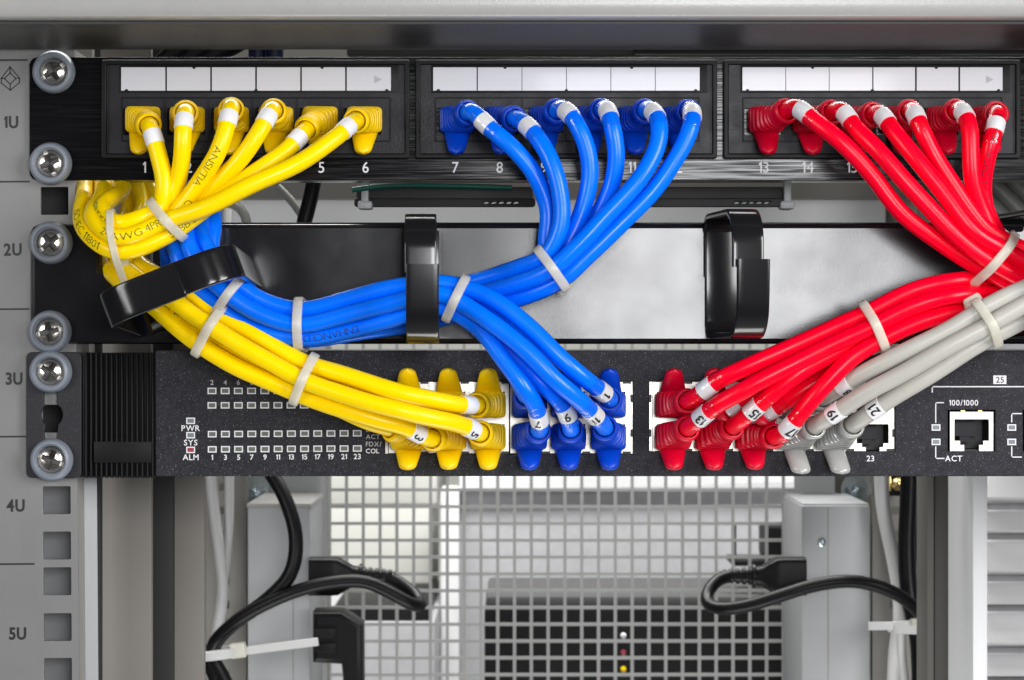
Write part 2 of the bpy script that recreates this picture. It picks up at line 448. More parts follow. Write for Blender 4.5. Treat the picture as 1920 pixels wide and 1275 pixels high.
def tab(path, up, mat, parent, length=0.0075, w0=.0050, w1=.0025, lean=0.0):
    """flexible tongue that covers the plug's latch"""
    p, t = path.at(0.0065); up = Vector(up)
    side = Vector((0, -1, 0)).cross(up)
    rings = []; n = 20; m = 22
    for i in range(m + 1):
        q = i / m
        c = p - up * (0.0022 + length * q * 1.0 + .0030 * q) + Vector((0, -1, 0)) * (-.0015 + .0115 * math.sin(q * 1.45) ) + side * lean * q
        hw = lerp(w0, w1, q)
        if q > .74: hw *= math.sqrt(max(1 - ((q - .74) / .262) ** 2.6, 0.004))
        th = lerp(.0018, .0010, q)
        dq = Vector((0, -1, 0)) * .0115 * 1.45 * math.cos(q * 1.45) - up * (length + .003)
        nrm = side.cross(dq).normalized()
        ring = []
        for j in range(n):
            x, y = superpt(2 * math.pi * j / n, 3.2); ring.append(c + side * x * hw + nrm * (y * th - .0009 * x * x * 1.0))
        rings.append(ring)
    return link('locking_tab', loft_mesh('locking_tab', rings), mat, parent, smooth=50)
CAMV = Vector((0, -1, 0))
def wrap_text(name, s, path, s0, cap, mat, parent, r, around=False, flip=False, theta0=0.0, bold=0.0, squeeze=1.0):
    V, F = text_mesh(s, bold)
    bm = bmesh.new(); vs_ = [bm.verts.new((x * cap * squeeze, y * cap, 0)) for x, y in V]
    for f in F:
        try: bm.faces.new([vs_[i] for i in f])
        except ValueError: pass
    nrm = (1, 0, 0) if around else (0, 1, 0)
    ext = max(abs(v.co.x if around else v.co.y) for v in bm.verts)
    k = -ext
    while k < ext:
        bmesh.ops.bisect_plane(bm, geom=bm.verts[:] + bm.edges[:] + bm.faces[:], plane_co=(k, k, 0), plane_no=nrm); k += 0.00045
    if not around:
        ex = max(abs(v.co.x) for v in bm.verts); k = -ex
        while k < ex:
            bmesh.ops.bisect_plane(bm, geom=bm.verts[:] + bm.edges[:] + bm.faces[:], plane_co=(k, 0, 0), plane_no=(1, 0, 0)); k += 0.0012
    sg = -1 if flip else 1
    for v in bm.verts:
        x, y = v.co.x * sg, v.co.y * sg
        ds, arc = (y, -x) if around else (x, y)
        p, t = path.at(s0 + ds)
        e = (CAMV - t * CAMV.dot(t)).normalized(); sd = e.cross(t)
        th = arc / r + theta0
        v.co = p + (e * math.cos(th) + sd * math.sin(th)) * (r + .00012)
    return link(name, from_bm(name, bm), mat, parent)

CABLES = {}
def plug_end(path, up, c, mats, sleeve_s, number, blen, tape, ribs=True, tablen=.0075, lean=0.0, theta=0.0):
    jm, bm_, tag_ = mats
    bo = boot(path, up, bm_, c, blen, ribs); tab(path, up, bm_, bo, tablen, lean=lean)
    pl = path.at(0.0)[0]
    # plug nose in the jack
    u = Vector(up); sd = Vector((1, 0, 0))
    a = pl + Vector((-.0054, .006, -.0036)); b = pl + Vector((.0054, -.0005, .0036))
    link('plug_nose', box_mesh('plug_nose', a, b, .0003), M['gry_b'], bo)
    if sleeve_s is not None:
        sl = link('number_sleeve', tube_mesh('number_sleeve', path, sleeve_s - .0022, sleeve_s + .0022, RC + .00025, 24, .0006), M['sleeve'], c, smooth=40)
        if tape:
            link('clear_tape', tube_mesh('clear_tape', path, sleeve_s - .0042, sleeve_s + .0062, RC + .0005, 24, .0007,
                 rf=lambda s: RC + .0004 + .00012 * math.sin(s * 2600)), M['tape'], sl, smooth=60)
        if number:
            wrap_text('sleeve_number', number, path, sleeve_s, .0030, M['ink'], sl, RC + .00026, around=True, bold=.015, theta0=theta)
def cable(key, label, group, color, pts, start=None, end=None, prints=()):
    """start/end: dict(up, blen, sleeve=(px,py), number, tape, lean)"""
    jm, bm_ = M[color], M[color + '_b']
    path = Path([P(*q) for q in pts], wob=True)
    c = thing('patch_cable', label, 'cable', path.at(path.L / 2)[0], group)
    a = start['blen'] - .004 if start else 0
    b = path.L - (end['blen'] - .004) if end else path.L
    link('jacket', tube_mesh('jacket', path, a, b, RC, 18, .0016), jm, c, smooth=60)
    if start:
        ss = path.nearest(*start['sleeve'], dmin=5) if start.get('sleeve') else None
        plug_end(path, start['up'], c, (jm, bm_, key), ss, start.get('number'), start['blen'], start.get('tape'), lean=start.get('lean', 0))
    if end:
        rp = path.reverse()
        if end.get('sleeve'):
            half = path.L * .5
            best = None
            for q, s in zip(rp.p, rp.s):
                if s > half: break
                k = S * D / (D + q.y); x = q.x * k + 960; y = 637.5 - (q.z - ZC) * k
                e = (x - end['sleeve'][0]) ** 2 + (y - end['sleeve'][1]) ** 2
                if best is None or e < best[0]: best = (e, s)
            ss = best[1]
        else: ss = None
        # number on the outgoing direction keeps the way it reads along the cable towards the plug
        bo = boot(rp, end['up'], bm_, c, end['blen'], True); tab(rp, end['up'], bm_, bo, end.get('tablen', .0075), lean=end.get('lean', 0), w0=end.get('w0', .0050), w1=end.get('w1', .0025))
        pl = rp.at(0)[0]
        link('plug_nose', box_mesh('plug_nose', pl + Vector((-.0054, .006, -.0036)), pl + Vector((.0054, -.0005, .0036)), .0003), M['gry_b'], bo)
        if ss is not None:
            sp = path.L - ss
            sl = link('number_sleeve', tube_mesh('number_sleeve', path, sp - .0024, sp + .0024, RC + .00025, 24, .0006), M['sleeve'], c, smooth=40)
            if end.get('tape'):
                link('clear_tape', tube_mesh('clear_tape', path, sp - .0070, sp + .0040, RC + .0005, 24, .0007,
                     rf=lambda s: RC + .0004 + .00012 * math.sin(s * 2600)), M['tape'], sl, smooth=60)
            if end.get('number'):
                wrap_text('sleeve_number', end['number'], path, sp, .0031, M['ink'], sl, RC + .00026, around=True, bold=.02, theta0=end.get('theta', 0))
    for (s_, px, py, dmin, cap, flip, th) in prints:
        sp = path.nearest(px, py, dmin)
        wrap_text('printing', s_, path, sp, cap, M[{'yel': 'ink_g', 'blu': 'ink_b', 'red': 'ink_r', 'gry': 'ink'}[color]], c, RC, flip=flip, theta0=th, squeeze=1.12, bold=-.016)
    CABLES[key] = path
    return c
def slot(st, uv, scale=1.0):
    """station (cx, cy, d, nx, ny) + offset in the bundle (mm) -> pixel point"""
    cx, cy, d, nx, ny = st; L = math.hypot(nx, ny)
    k = S * .001 * D / (D - d * .001)
    return (cx + nx / L * uv[0] * k * scale, cy + ny / L * uv[0] * k * scale, d + uv[1])

# ================================================================== THE RACK
# ---- cabinet top beam
def beam():
    b = thing('cabinet_top_beam', 'light grey painted steel beam across the top of the rack opening', 'beam', P(960, 60, 40))
    z0 = P(0, 40, 72).z
    me = box_mesh('beam_body', (-.42, -.082, z0), (.42, -.004, z0 + .075), .005, 4)
    link('beam_body', me, M['beam'], b, smooth=40)
    me = box_mesh('beam_underside_shade', (-.415, -.074, z0 - .0012), (.415, -.006, z0 - .0002), .0003)  # added thin sheet that paints the beam's shaded underside
    link('beam_underside_shade', me, M['underside_shade'], b)
    return b
beam()

# ---- left mounting rail with U numbers
HOLES = [137, 222, 308, 376.5, 461, 546, 614, 700, 785, 853, 938, 1023, 1090, 1176, 1260, 1328, 1414]
rail = thing('mounting_rail', 'grey perforated mounting rail with black unit numbers 1U to 5U', 'rail', P(104, 637.5, -2))
rail_x = 104
loops = [[(-75, 92), (143, 92), (143, 1420), (-75, 1420)]]
for hy in HOLES[:-1]:
    loops.append(rrect(rail_x - 26, hy - 26, rail_x + 26, hy + 26, 2, 2))
plate('rail_face', loops, -2.2, 2.0, M['rail'], rail, .15)
# folded flange running back along the inner edge and the channel wall seen through the holes
a = P(136, 92, -4.3); b = P(143, 1420, -4.3)
link('rail_flange', box_mesh('rail_flange', (a.x, .0043, b.z), (b.x, .030, a.z), .0004), M['frame_l'], rail, smooth=35)
ang = [(-.012, .022), (-.004, .021), (.001, .017), (.004, .0165), (.013, .020)]
cx = P(rail_x, 0, -2).x
V = []; F = []
zt, zb = P(0, 830, -2).z, P(0, 1420, -2).z
for k, (x, y) in enumerate(ang): V += [(cx + x * .85, y, zb), (cx + x * .85, y, zt)]
for k in range(len(ang) - 1): F.append((2 * k, 2 * k + 2, 2 * k + 3, 2 * k + 1))
link('rail_channel', pyd('rail_channel', V, F), M['pdu'], rail, smooth=60)
a = P(40, 92, -24); b = P(140, 830, -24)
link('rail_backing', box_mesh('rail_backing', (a.x, .024, b.z), (b.x, .030, a.z), .0004), M['frame_d'], rail)
for i, (ly, lx) in enumerate(((112, 54), (340, 56), (579, 54), (818, 52), (1057, 60))):
    strip_lines('unit_line', [(-40, ly, lx, ly)], 3.2, -2.05, M['ink'], rail)
for s_, lx, ly in (('1U', 24, 228), ('2U', 25, 467), ('3U', 26, 709), ('4U', 27, 947), ('5U', 29, 1187)):
    text('unit_number', s_, lx, ly, 22, -2.05, M['ink'], rail, bold=.03, squeeze=.86)
def emblem():
    ox, oy, k = 0, 60, 480 / 1912
    q = lambda x, y: (x * k + ox, y * k + oy)
    o = [(90, 258), (160, 343), (158, 377), (90, 432), (24, 378), (24, 343)]
    i_ = [(90, 303), (132, 345), (90, 387), (48, 345)]
    seg = []
    for L in (o, i_):
        for A, B in zip(L, L[1:] + L[:1]): seg.append((*q(*A), *q(*B)))
    for A, B in ((o[0], i_[0]), (o[1], i_[1]), (o[3], i_[2]), (o[5], i_[3])): seg.append((*q(*A), *q(*B)))
    strip_lines('emblem', seg, 1.9, -2.05, M['ink'], rail)
emblem()
rail.rotation_euler = (0, -math.radians(.42), 0)

# ---- 1U patch panel
patch = thing('patch_bay', 'black brushed patch panel with three port modules and white label strips', 'patch panel', P(960, 338, 0))
RX = 2650
plate('faceplate', [rrect(55, 107, RX, 338, 16)], 0, 2.0, M['brushed'], patch, .25)
# folded top and bottom edges
box('bottom_fold', 210, 333, RX - 150, 338.5, -14, -2.2, M['brushed'], patch, .0002)
PORTX = {}
mods = [(190, 768, 227, 733, 227, 733, 268), (779, 1345, 812, 1312, 815, 1312, 858), (1357, 1914, 1392, 1880, 1392, 1880, 1437)]
for mi, (x0, x1, l0, l1, k0, k1, p0) in enumerate(mods):
    bz = plate('module_bezel', [rrect(x0, 112, x1, 297, 4, 3), rrect(x0 + 9, 121, x1 - 9, 288, 2, 2)], 3.2, 3.0, M['ribbed'], patch, .35)
    plate('module_face', [rrect(x0 + 9, 121, x1 - 9, 288, 2, 2)] + [rrect(k0 + 4 + 82.6 * k, 203, k0 + 74 + 82.6 * k, 253, 2, 2) for k in range(6)],
          1.7, 1.3, M['module'], patch, .12)
    # keystone surround, a thin raised line
    plate('port_surround', [rrect(k0, 182, k1, 266, 2, 2), rrect(k0 + 2.5, 184.5, k1 - 2.5, 263.5, 1, 1)], 2.1, .5, M['ribbed'], patch, .1)
    # label holder and six cards
    lh = box('label_holder', l0 - 3, 122, l1 + 14, 174, 1.72, 2.1, M['ribbed'], patch, .0001)
    cw = (l1 - l0) / 6
    for k in range(6):
        g = 1.5 if mi == 0 or (mi == 1 and k == 0) or (mi == 2 and k > 2) else .45  # narrow gaps imitate glare washing out these dividers
        box('label_card', l0 + cw * k + (0 if k == 0 else g), 126, l0 + cw * (k + 1) - (0 if k == 5 else g), 170, 2.12, 2.5, M['paper'], lh, .00008, 1)
    # clear cover over the cards
    for k, (nx, ny) in enumerate(((.02, 170), (.27, 126), (.5, 170), (.745, 126), (.985, 170))):
        n_ = plate('holder_notch', [circle(l0 + nx * (l1 - l0), ny, 3.2, 12)], 2.75, .3, M['ribbed'], lh)
    if mi in (0, 2):
        ax = l1 - 24
        pts = [(ax - 7, 142), (ax + 7, 149), (ax - 7, 156)]
        link('arrow_mark', pyd('arrow_mark', [P(x, y, 2.58) for x, y in pts], [(0, 1, 2)]), M['grey_ink'], lh)
    for k in range(6):
        x = p0 + 83 * k; PORTX[mi * 6 + k + 1] = x
        # recessed jack behind the face
        box('port_jack', k0 + 3 + 82.6 * k, 201, k0 + 75 + 82.6 * k, 255, -9, -2.6, M['black_void'], patch, .0003)
        text('port_number', str(mi * 6 + k + 1), (271, 854, 1432)[mi] + 82.9 * k, 313.5, 20.5, .12, M['white_ink'], patch, bold=.004, squeeze=.93)
for k in range(1, 6):
    for mi in range(3):
        x = mods[mi][4] + 82.6 * k - 1
        box('port_divider', x - 1.2, 186, x + 1.2, 262, 1.72, 2.2, M['module'], patch, .0001, 1)
# the next module, cut by the picture's edge
plate('module_bezel', [rrect(1926, 112, 2490, 297, 4, 3), rrect(1935, 121, 2481, 288, 2, 2)], 3.2, 3.0, M['ribbed'], patch, .35)
plate('module_face', [rrect(1935, 121, 2481, 288, 2, 2)], 1.7, 1.3, M['module'], patch, .12)
# rear cable bar with slots, seen in the gap below the panel
def rear_bar(x0, x1):
    b = box('rear_cable_bar', x0, 350, x1, 374, -60, -42, M['frame_d'], patch, .001, at=-42)
    lp = [rrect(x0 - 4, 372, x1 + 4, 388, 6, 4)]
    n = int((x1 - x0 - 120) / 16)
    for k in range(n):
        xx = x1 - 90 + 14 * k if k < 5 else None
        if xx: lp.append([(xx, 378), (xx + 8, 378), (xx + 4, 382), (xx - 4, 382)])
    plate('rear_bar_lip', lp, -40, 3, M['ribbed'], patch, .3)
    return b
rear_bar(668, 1000); rear_bar(1150, 1470)
for x in (684, 1477):
    box('bar_clip', x - 7, 340, x + 7, 380, -42, -38, M['pdu'], patch, .0006)
    box('bar_clip_foot', x - 14, 376, x + 14, 392, -46, -37, M['pdu'], patch, .0012)

# ---- cage screws with cup washers
def head_mesh():
    """pan head with a cross recess and a screwdriver slot; recess faces take the second and third material"""
    R = .0046; n = 64; V, F, idx, MI = [], [], {}, []
    def zone(x, y):
        ax, ay = abs(x), abs(y); r = math.hypot(x, y)
        for u, v_ in ((ax, ay), (ay, ax)):
            if u < .0033 and v_ < lerp(.00125, .00075, min(u / .0033, 1)): return 1
        if ay < .00080 and r < R * .99: return 2
        return 0
    def h(x, y):
        r = math.hypot(x, y); z = .0022 * math.sqrt(max(1 - (r / (R * 1.06)) ** 2, 0))
        k = zone(x, y)
        if k == 1: return .0022 - .0018 * (1 - .45 * r / .0033)
        if k == 2: return min(z, .0013) - .0003
        return z
    for i in range(n + 1):
        for j in range(n + 1):
            u, v_ = 2 * i / n - 1, 2 * j / n - 1
            x = R * u * math.sqrt(1 - v_ * v_ / 2); y = R * v_ * math.sqrt(1 - u * u / 2)
            idx[i, j] = len(V); V.append((x, -h(x, y), y))
    for i in range(n):
        for j in range(n):
            f = (idx[i, j], idx[i, j + 1], idx[i + 1, j + 1], idx[i + 1, j]); F.append(f)
            MI.append(zone(sum(V[k][0] for k in f) / 4, sum(V[k][2] for k in f) / 4))
    me = pyd('screw_head', V, F)
    me.polygons.foreach_set('material_index', MI)
    bm = bmesh.new(); bm.from_mesh(me)
    for f in bm.faces:
        if f.normal.y > 0: f.normal_flip()
    bm.to_mesh(me); bm.free()
    return me
def lathe(name, prof, n=48):
    V, F = [], []
    for k in range(n):
        a = 2 * math.pi * k / n
        for r, y in prof: V.append((r * math.cos(a), y, r * math.sin(a)))
    m = len(prof)
    for k in range(n):
        for j in range(m - 1): F.append((k * m + j, k * m + j + 1, ((k + 1) % n) * m + j + 1, ((k + 1) % n) * m + j))
    me = pyd(name, V, F); fix(me); return me
HM = head_mesh(); HM.materials.append(M['chrome']); HM.materials.append(M['recess']); HM.materials.append(M['slotcut']); shade(HM, 24)
WM = lathe('cup_washer', [(.0046, .0002), (.0046, -.0008), (.0052, -.0030), (.0057, -.0036), (.0064, -.0034), (.0070, -.0022), (.0074, -.0008), (.0075, .0)]); WM.materials.append(M['washer']); shade(WM, 50)
for i, (x, y, a, lab) in enumerate((
        (101, 135, 33, 'cross-slot screw in grey cup washer at the upper end of the patch panel'),
        (95, 307, -68, 'cross-slot screw in grey cup washer just above the open square hole'),
        (96, 455, 38, 'cross-slot screw in grey cup washer just below the open square hole'),
        (94, 622, 12, 'cross-slot screw in grey cup washer at the lower end of the cable manager'),
        (95, 697, -33, 'cross-slot screw in grey cup washer above the keyhole of the switch bracket'),
        (97, 862, -22, 'cross-slot screw in grey cup washer below the keyhole of the switch bracket'))):
    p = P(x, y, 0.3 if i < 4 else 0.9)
    t = thing('rack_screw', lab, 'screw', p, 'screws fixing the rack units to the rail')
    link('cup_washer', WM, None, t, loc=p)
    hd = link('screw_head', HM, None, t, loc=p + Vector((0, -.0006, 0)))
    hd.rotation_euler = (0, -math.radians(a), 0)

# ---- 1U cable manager panel
mgr = thing('cable_manager', 'satin black cable management panel with black plastic rings', 'cable manager', P(960, 640, 0))
# the panel: ear at the left, notch open to the top for the cables, channel face to the right
top_notch = [(71, 420), (190, 420), (190, 503), (207, 505), (209, 528), (214, 588), (240, 600), (325, 560), (332, 418), (RX, 418), (RX, 645), (71, 645), (60, 640), (55, 629), (55, 436), (60, 425)]
plate('manager_face', [top_notch], 0, 4.2, M['panel'], mgr, 1.9)
box('manager_top_flange', 334, 417, RX - 140, 422, -18, -1.4, M['panel'], mgr, .0004)
box('manager_bottom_flange', 210, 639, RX - 140, 644, -18, -2.4, M['panel'], mgr, .0004)
def ring_mesh(H, depth, wd, th, upper):
    """half of a D ring: hook from the base over the front; local x = width, -y = towards viewer, z = along"""
    sg = 1 if upper else -1
    r = .011
    f = depth if not upper else depth - .0030
    pts = [(0.0, sg * 0.0)] if upper else [(0.0, 0.0)]
    pts = [(.0012, 0.0), (.0012, sg * (H - r * .6))]
    for k in range(9):
        a = math.radians(90 * k / 8); pts.append((.0012 + r * .6 - r * .6 * math.cos(a), sg * (H - r * .6 + r * .6 * math.sin(a))))
    for k in range(9):
        a = math.radians(90 * k / 8); pts.append((f - r + r * math.sin(a), sg * (H - r + r * math.cos(a))))
    pts.append((f + (.0004 if not upper else 0), sg * .006)); pts.append((f + (.0010 if not upper else 0), -sg * (.0045 if not upper else -.002)))
    rings = []; n = len(pts)
    for i in range(n):
        a = Vector((pts[max(i - 1, 0)][0], pts[max(i - 1, 0)][1])); b = Vector((pts[min(i + 1, n - 1)][0], pts[min(i + 1, n - 1)][1]))
        t = (b - a).normalized(); nn = Vector((t.y, -t.x))
        c = Vector(pts[i]); ww = wd * (1.0 if i > 3 else .92)
        ring = []
        for j in range(24):
            x, y = superpt(2 * math.pi * (j + .5) / 24, 9)
            q = c + nn * y * th / 2; ring.append(Vector((x * ww / 2, -q.x, q.y)))
        rings.append(ring)
    return loft_mesh('ring_half', rings)
def ring(px, py, roll, yaw, H=.0205, depth=.052, wd=.0108, pitch=0, kink=.0):
    base = P(px, py, .2)
    R = Matrix.Translation(base) @ Matrix.Rotation(math.radians(roll), 4, 'Y') @ Matrix.Rotation(math.radians(yaw), 4, 'Z') @ Matrix.Rotation(math.radians(pitch), 4, 'X')
    r = None
    me = ring_mesh(H, depth, wd, .0023, False); me.transform(R); r = link('cable_ring', me, M['gloss_black'], mgr, smooth=38)
    me = ring_mesh(H, depth, wd * .97, .0023, True); me.transform(Matrix.Translation(R.to_3x3() @ Vector((-kink, 0, 0))) @ R); link('ring_latch', me, M['gloss_black'], r, smooth=38)
    me = box_mesh('ring_base', (-wd * .5, -.0026, -H * .86), (wd * .5, -.0003, H * .86), .0004); me.transform(R); link('ring_base', me, M['gloss_black'], r, smooth=35)
    return r
ring(795, 528, 0, 1.5, kink=.0007)
ring(1350, 519, 0, 7, kink=.0010)
ring(1893, 519, 0, 7, kink=.0010)
ring(368, 562, 69, -4, H=.0225, depth=.060, wd=.0118, kink=.0008)

# ---- the network switch
sw = thing('network_switch', 'charcoal speckled network switch with status lights and two banks of ports', 'network switch', P(960, 893, 0))
key = [(82, 722), (106, 722), (106, 757)] + [(97 + 20.5 * math.cos(math.radians(a)), 778 + 22 * math.sin(math.radians(a))) for a in range(-55, 60, 12)] + [(107, 812), (105, 828), (84, 828), (82, 812)] + [(97 + 20.5 * math.cos(math.radians(a)), 778 + 22 * math.sin(math.radians(a))) for a in range(125, 240, 12)] + [(82, 757)]
plate('ear_bracket', [rrect(49, 660, 153, 896, 11), key], .6, 2.0, M['ear'], sw, .4)
box('ear_return', 146, 661, 154, 895, -30, -1.5, M['ear'], sw, .0004)
SWF = 1.6
blk = [(722, 715, 1187, 851), (1217, 715, 1678, 846)]
lp = [rrect(292, 657, RX - 130, 893, 4, 3)]
for b_ in blk: lp.append([(b_[0], b_[1]), (b_[2], b_[1]), (b_[2], b_[3]), (b_[0], b_[3])])
lp.append([(1777, 769), (1866, 769), (1866, 846), (1777, 846)])
lp.append([(1918, 769), (2007, 769), (2007, 846), (1918, 846)])
plate('switch_face', lp, SWF, 1.6, M['switch'], sw, .3)
a = P(292, 659, -1); b = P(RX - 130, 891, -1)
bm = bmesh.new()
for (q0, q1) in (((a.x, .001, a.z - .0012), (b.x, .22, a.z)), ((a.x, .001, b.z), (b.x, .22, b.z + .0012)), ((a.x, .001, b.z), (a.x + .0012, .22, a.z)), ((b.x - .0012, .001, b.z), (b.x, .22, a.z)), ((a.x, .22, b.z), (b.x, .221, a.z))):
    bm_box(bm, q0, q1)
link('switch_case', from_bm('switch_case', bm), M['ear'], sw)
# ribbed side grip: backing, ribs one by one, flat name plate
box('grip_backing', 154, 662, 293, 894, -25, -.2, M['ribbed'], sw, .0003)
rp_ = P(0, 0, 1.6)
zt, zb = P(0, 661, 1.6).z, P(0, 896, 1.6).z
k = S * .001
rw = 7.2 / S
bm = bmesh.new(); V = []
for i in range(9):
    a_ = math.pi * i / 8; V.append((-rw / 2 * math.cos(a_), -.0016 * math.sin(a_)))
rib_me = pyd('rib', [(x, y, z) for z in (0, zt - zb) for x, y in V], [(i, i + 1, i + 10, i + 9) for i in range(8)] + [tuple(range(8, -1, -1)), tuple(range(9, 18))])
fix(rib_me); rib_me.materials.append(M['ribbed']); shade(rib_me, 50); bm.free()
for i in range(14):
    x = 162 + 9.6 * i
    link('grip_rib', rib_me, None, sw, loc=Vector((P(x, 0, .3).x, -.0002, zb)))
box('grip_plate', 176, 828, 284, 868, .2, 2.35, M['ribbed'], sw, .0002)
# status lights
def led_meshes():
    w_, h_, t_ = 16.5 / S, 12 / S, 2.1 / S
    bm = bmesh.new()
    for a, b in (((-w_ / 2, 0, h_ / 2 - t_), (w_ / 2, -.0001, h_ / 2)), ((-w_ / 2, 0, -h_ / 2), (w_ / 2, -.0001, -h_ / 2 + t_)),
                 ((-w_ / 2, 0, -h_ / 2 + t_), (-w_ / 2 + t_, -.0001, h_ / 2 - t_)), ((w_ / 2 - t_, 0, -h_ / 2 + t_), (w_ / 2, -.0001, h_ / 2 - t_))): bm_box(bm, a, b)
    fr = from_bm('light_outline', bm); fr.materials.append(M['white_ink'])
    ln = box_mesh('status_light', (-w_ / 2 + t_, 0.0003, -h_ / 2 + t_), (w_ / 2 - t_, -.00005, h_ / 2 - t_), .0)
    return fr, ln
LF, LN = led_meshes()
LENS = {}
def led(x, y, mat='led'):
    if mat not in LENS:
        m_ = LN.copy(); m_.materials.clear(); m_.materials.append(M[mat]); LENS[mat] = m_
    o = link('status_light', LENS[mat], None, sw, loc=P(x, y, SWF + .02))
    link('light_outline', LF, None, o, loc=P(x, y, SWF + .03))
PD = SWF + .12
for k in range(12):
    x = 397.5 + 24.72 * k
    for y in (733, 760): led(x, y + .1 * k * -.3)
    for y in (814, 842.5): led(x + .5, y - .15 * k)
    text('light_number', str(2 * k + 2), x, 717, 9.0, PD, M['grey_ink'], sw, bold=.015)
    text('light_number', str(2 * k + 1), x + .5, 857.5 - .15 * k, 9.6, PD, M['white_ink'], sw, bold=.02)
for y, s_, mt in ((789, 'PWR', 'led_blue'), (816, 'SYS', 'led_blue'), (843.5, 'ALM', 'led_red')):
    led(357.5, y, mt); text('light_name', s_, 357.5, y + 13.7, 10.5, PD, M['white_ink'], sw, bold=.015)
for y, s_, mt in ((805.5, 'LNK/', 'grey_ink'), (818.7, 'ACT', 'grey_ink'), (832.5, 'FDX/', 'grey_ink'), (845.5, 'COL', 'white_ink')):
    text('light_name', s_, 686, y, 8.6, PD, M[mt], sw, bold=.015, align='LEFT')
# port banks
CX = [765, 841, 915, 993, 1066, 1141, 1262, 1337, 1413, 1488, 1562, 1637]
def shield_mesh(up):
    """one jack: tinned shield round a T-shaped opening, hollow behind; up=True has its latch notch on top"""
    w_, h_ = 75.6 / S, 67.0 / S
    bm = bmesh.new(); sg = -1 if not up else 1
    ow, oh = 62 / S, 42 / S
    def bb(x0, z0, x1, z1, y0=.0008, y1=-.0004): bm_box(bm, (x0 / S, y0, sg * z0 / S), (x1 / S, y1, sg * z1 / S))
    W, Hh = 37.6, 33.3
    bb(-W, -Hh, W, -21); bb(-W, -20.99, -30, 15); bb(30, -20.99, W, 15)
    bb(-W, 15.01, -20, 22); bb(20, 15.01, W, 22); bb(-W, 22.01, -13, Hh); bb(13, 22.01, W, Hh)
    return from_bm('port_shield', bm)
SHU, SHD = shield_mesh(True), shield_mesh(False)
def cavity_mesh(up):
    bm = bmesh.new(); sg = 1 if up else -1
    for (x0, z0, x1, z1, y0, y1) in ((-37, -33, 37, 33, .012, .013), (-37, -33, -30, 33, .001, .012), (30, -33, 37, 33, .001, .012), (-30, -33, 30, -21, .001, .012), (-30, 30, 30, 33, .001, .012)):
        bm_box(bm, (x0 / S, y0, sg * z0 / S), (x1 / S, y1, sg * z1 / S))
    me = from_bm('port_cavity', bm); me.materials.append(M['black_void']); return me
def insert_mesh(up):
    bm = bmesh.new(); sg = 1 if up else -1
    bm_box(bm, (-28 / S, .004, sg * -16 / S), (16 / S, .011, sg * 8 / S))
    bm_box(bm, (-16 / S, .005, sg * 8 / S), (4 / S, .011, sg * 18 / S))
    for k in range(8): bm_box(bm, ((-24 + 4.6 * k) / S, .003, sg * -19 / S), ((-22 + 4.6 * k) / S, .010, sg * -15 / S))
    me = from_bm('contact_block', bm); me.materials.append(M['jack']); return me
CVU, CVD, INU, IND = cavity_mesh(True), cavity_mesh(False), insert_mesh(True), insert_mesh(False)
for m_ in (SHU, SHD): m_.materials.append(M['steel'])
for i, x in enumerate(CX):
    for row, y in ((0, 749.5), (1, 816.2)):
        p_ = P(x + (1.5 if i < 6 else -1), y, 0)
        po = link('port', SHU if row == 0 else SHD, None, sw, loc=p_)
        link('port_cavity', CVU if row == 0 else CVD, None, po, loc=p_)
        link('contact_block', INU if row == 0 else IND, None, po, loc=p_)
for b_ in blk:   # shield edge strips and spring clips round each bank
    box('shield_rim', b_[0], b_[1], b_[0] + 6, b_[3], -1.6, .05, M['steel'], sw, .0001, 1)
    box('shield_rim', b_[2] - 9, b_[1], b_[2], b_[3], -1.6, .05, M['steel'], sw, .0001, 1)
    for k in range(6):
        x = b_[0] + 38 + 76 * k
        for y in (b_[1] + 1.5, b_[3] - 1.5):
            box('shield_clip', x + 28, y - 3, x + 43, y + 3, -.5, .9, M['black_void'], sw, .0001, 1)
    for y in (747, 812):
        for x in (b_[0] + 2, b_[2] - 2): box('shield_clip', x - 2.5, y - 7, x + 2.5, y + 7, -.5, .9, M['black_void'], sw, .0001, 1)
# uplink ports
for x in (1821.5, 1962.5):
    p_ = P(x, 809.5, 0)
    o = link('uplink_port', SHD.copy(), None, sw, loc=p_); o.scale = (1.08, 1, 1.12)
    o2 = link('port_cavity', CVD, None, o, loc=p_); o3 = link('contact_block', IND, None, o, loc=p_)
    for dx in (-16, 16): link('gold_contact', box_mesh('gold_contact', P(x + dx - 4, 772, -.2), P(x + dx + 4, 769, .1)), M['gold'], sw)
for x in (1755, 1897):
    for y in (801.5, 828.5): led(x, y, 'led_blue')
strip_lines('bracket_line', [(1748, 735, 1748, 725), (1748, 725, 2000, 725)], 2.2, PD, M['white_ink'], sw)
strip_lines('bracket_line', [(1754.5, 792, 1754.5, 755), (1754.5, 755, 1769, 755)], 2.0, PD, M['white_ink'], sw)
strip_lines('bracket_line', [(1754.5, 838, 1754.5, 859.5), (1754.5, 859.5, 1770, 859.5)], 2.0, PD, M['white_ink'], sw)
strip_lines('bracket_line', [(1897, 791, 1897, 775.5), (1897, 775.5, 1915, 775.5)], 2.0, PD, M['white_ink'], sw)
strip_lines('bracket_line', [(1897, 838, 1897, 857), (1897, 857, 1915, 857)], 2.0, PD, M['white_ink'], sw)
text('port_speed', '100/1000', 1807, 755, 10.5, PD, M['white_ink'], sw, bold=.012, squeeze=.98)
text('light_name', 'ACT', 1788, 859.5, 10.5, PD, M['white_ink'], sw, bold=.015)
box('number_plate', 1862.5, 704, 1887, 720, SWF, PD, M['white_ink'], sw, 0)
text('port_number', '25', 1875, 712, 11, PD + .1, M['ink'], sw, bold=.01)
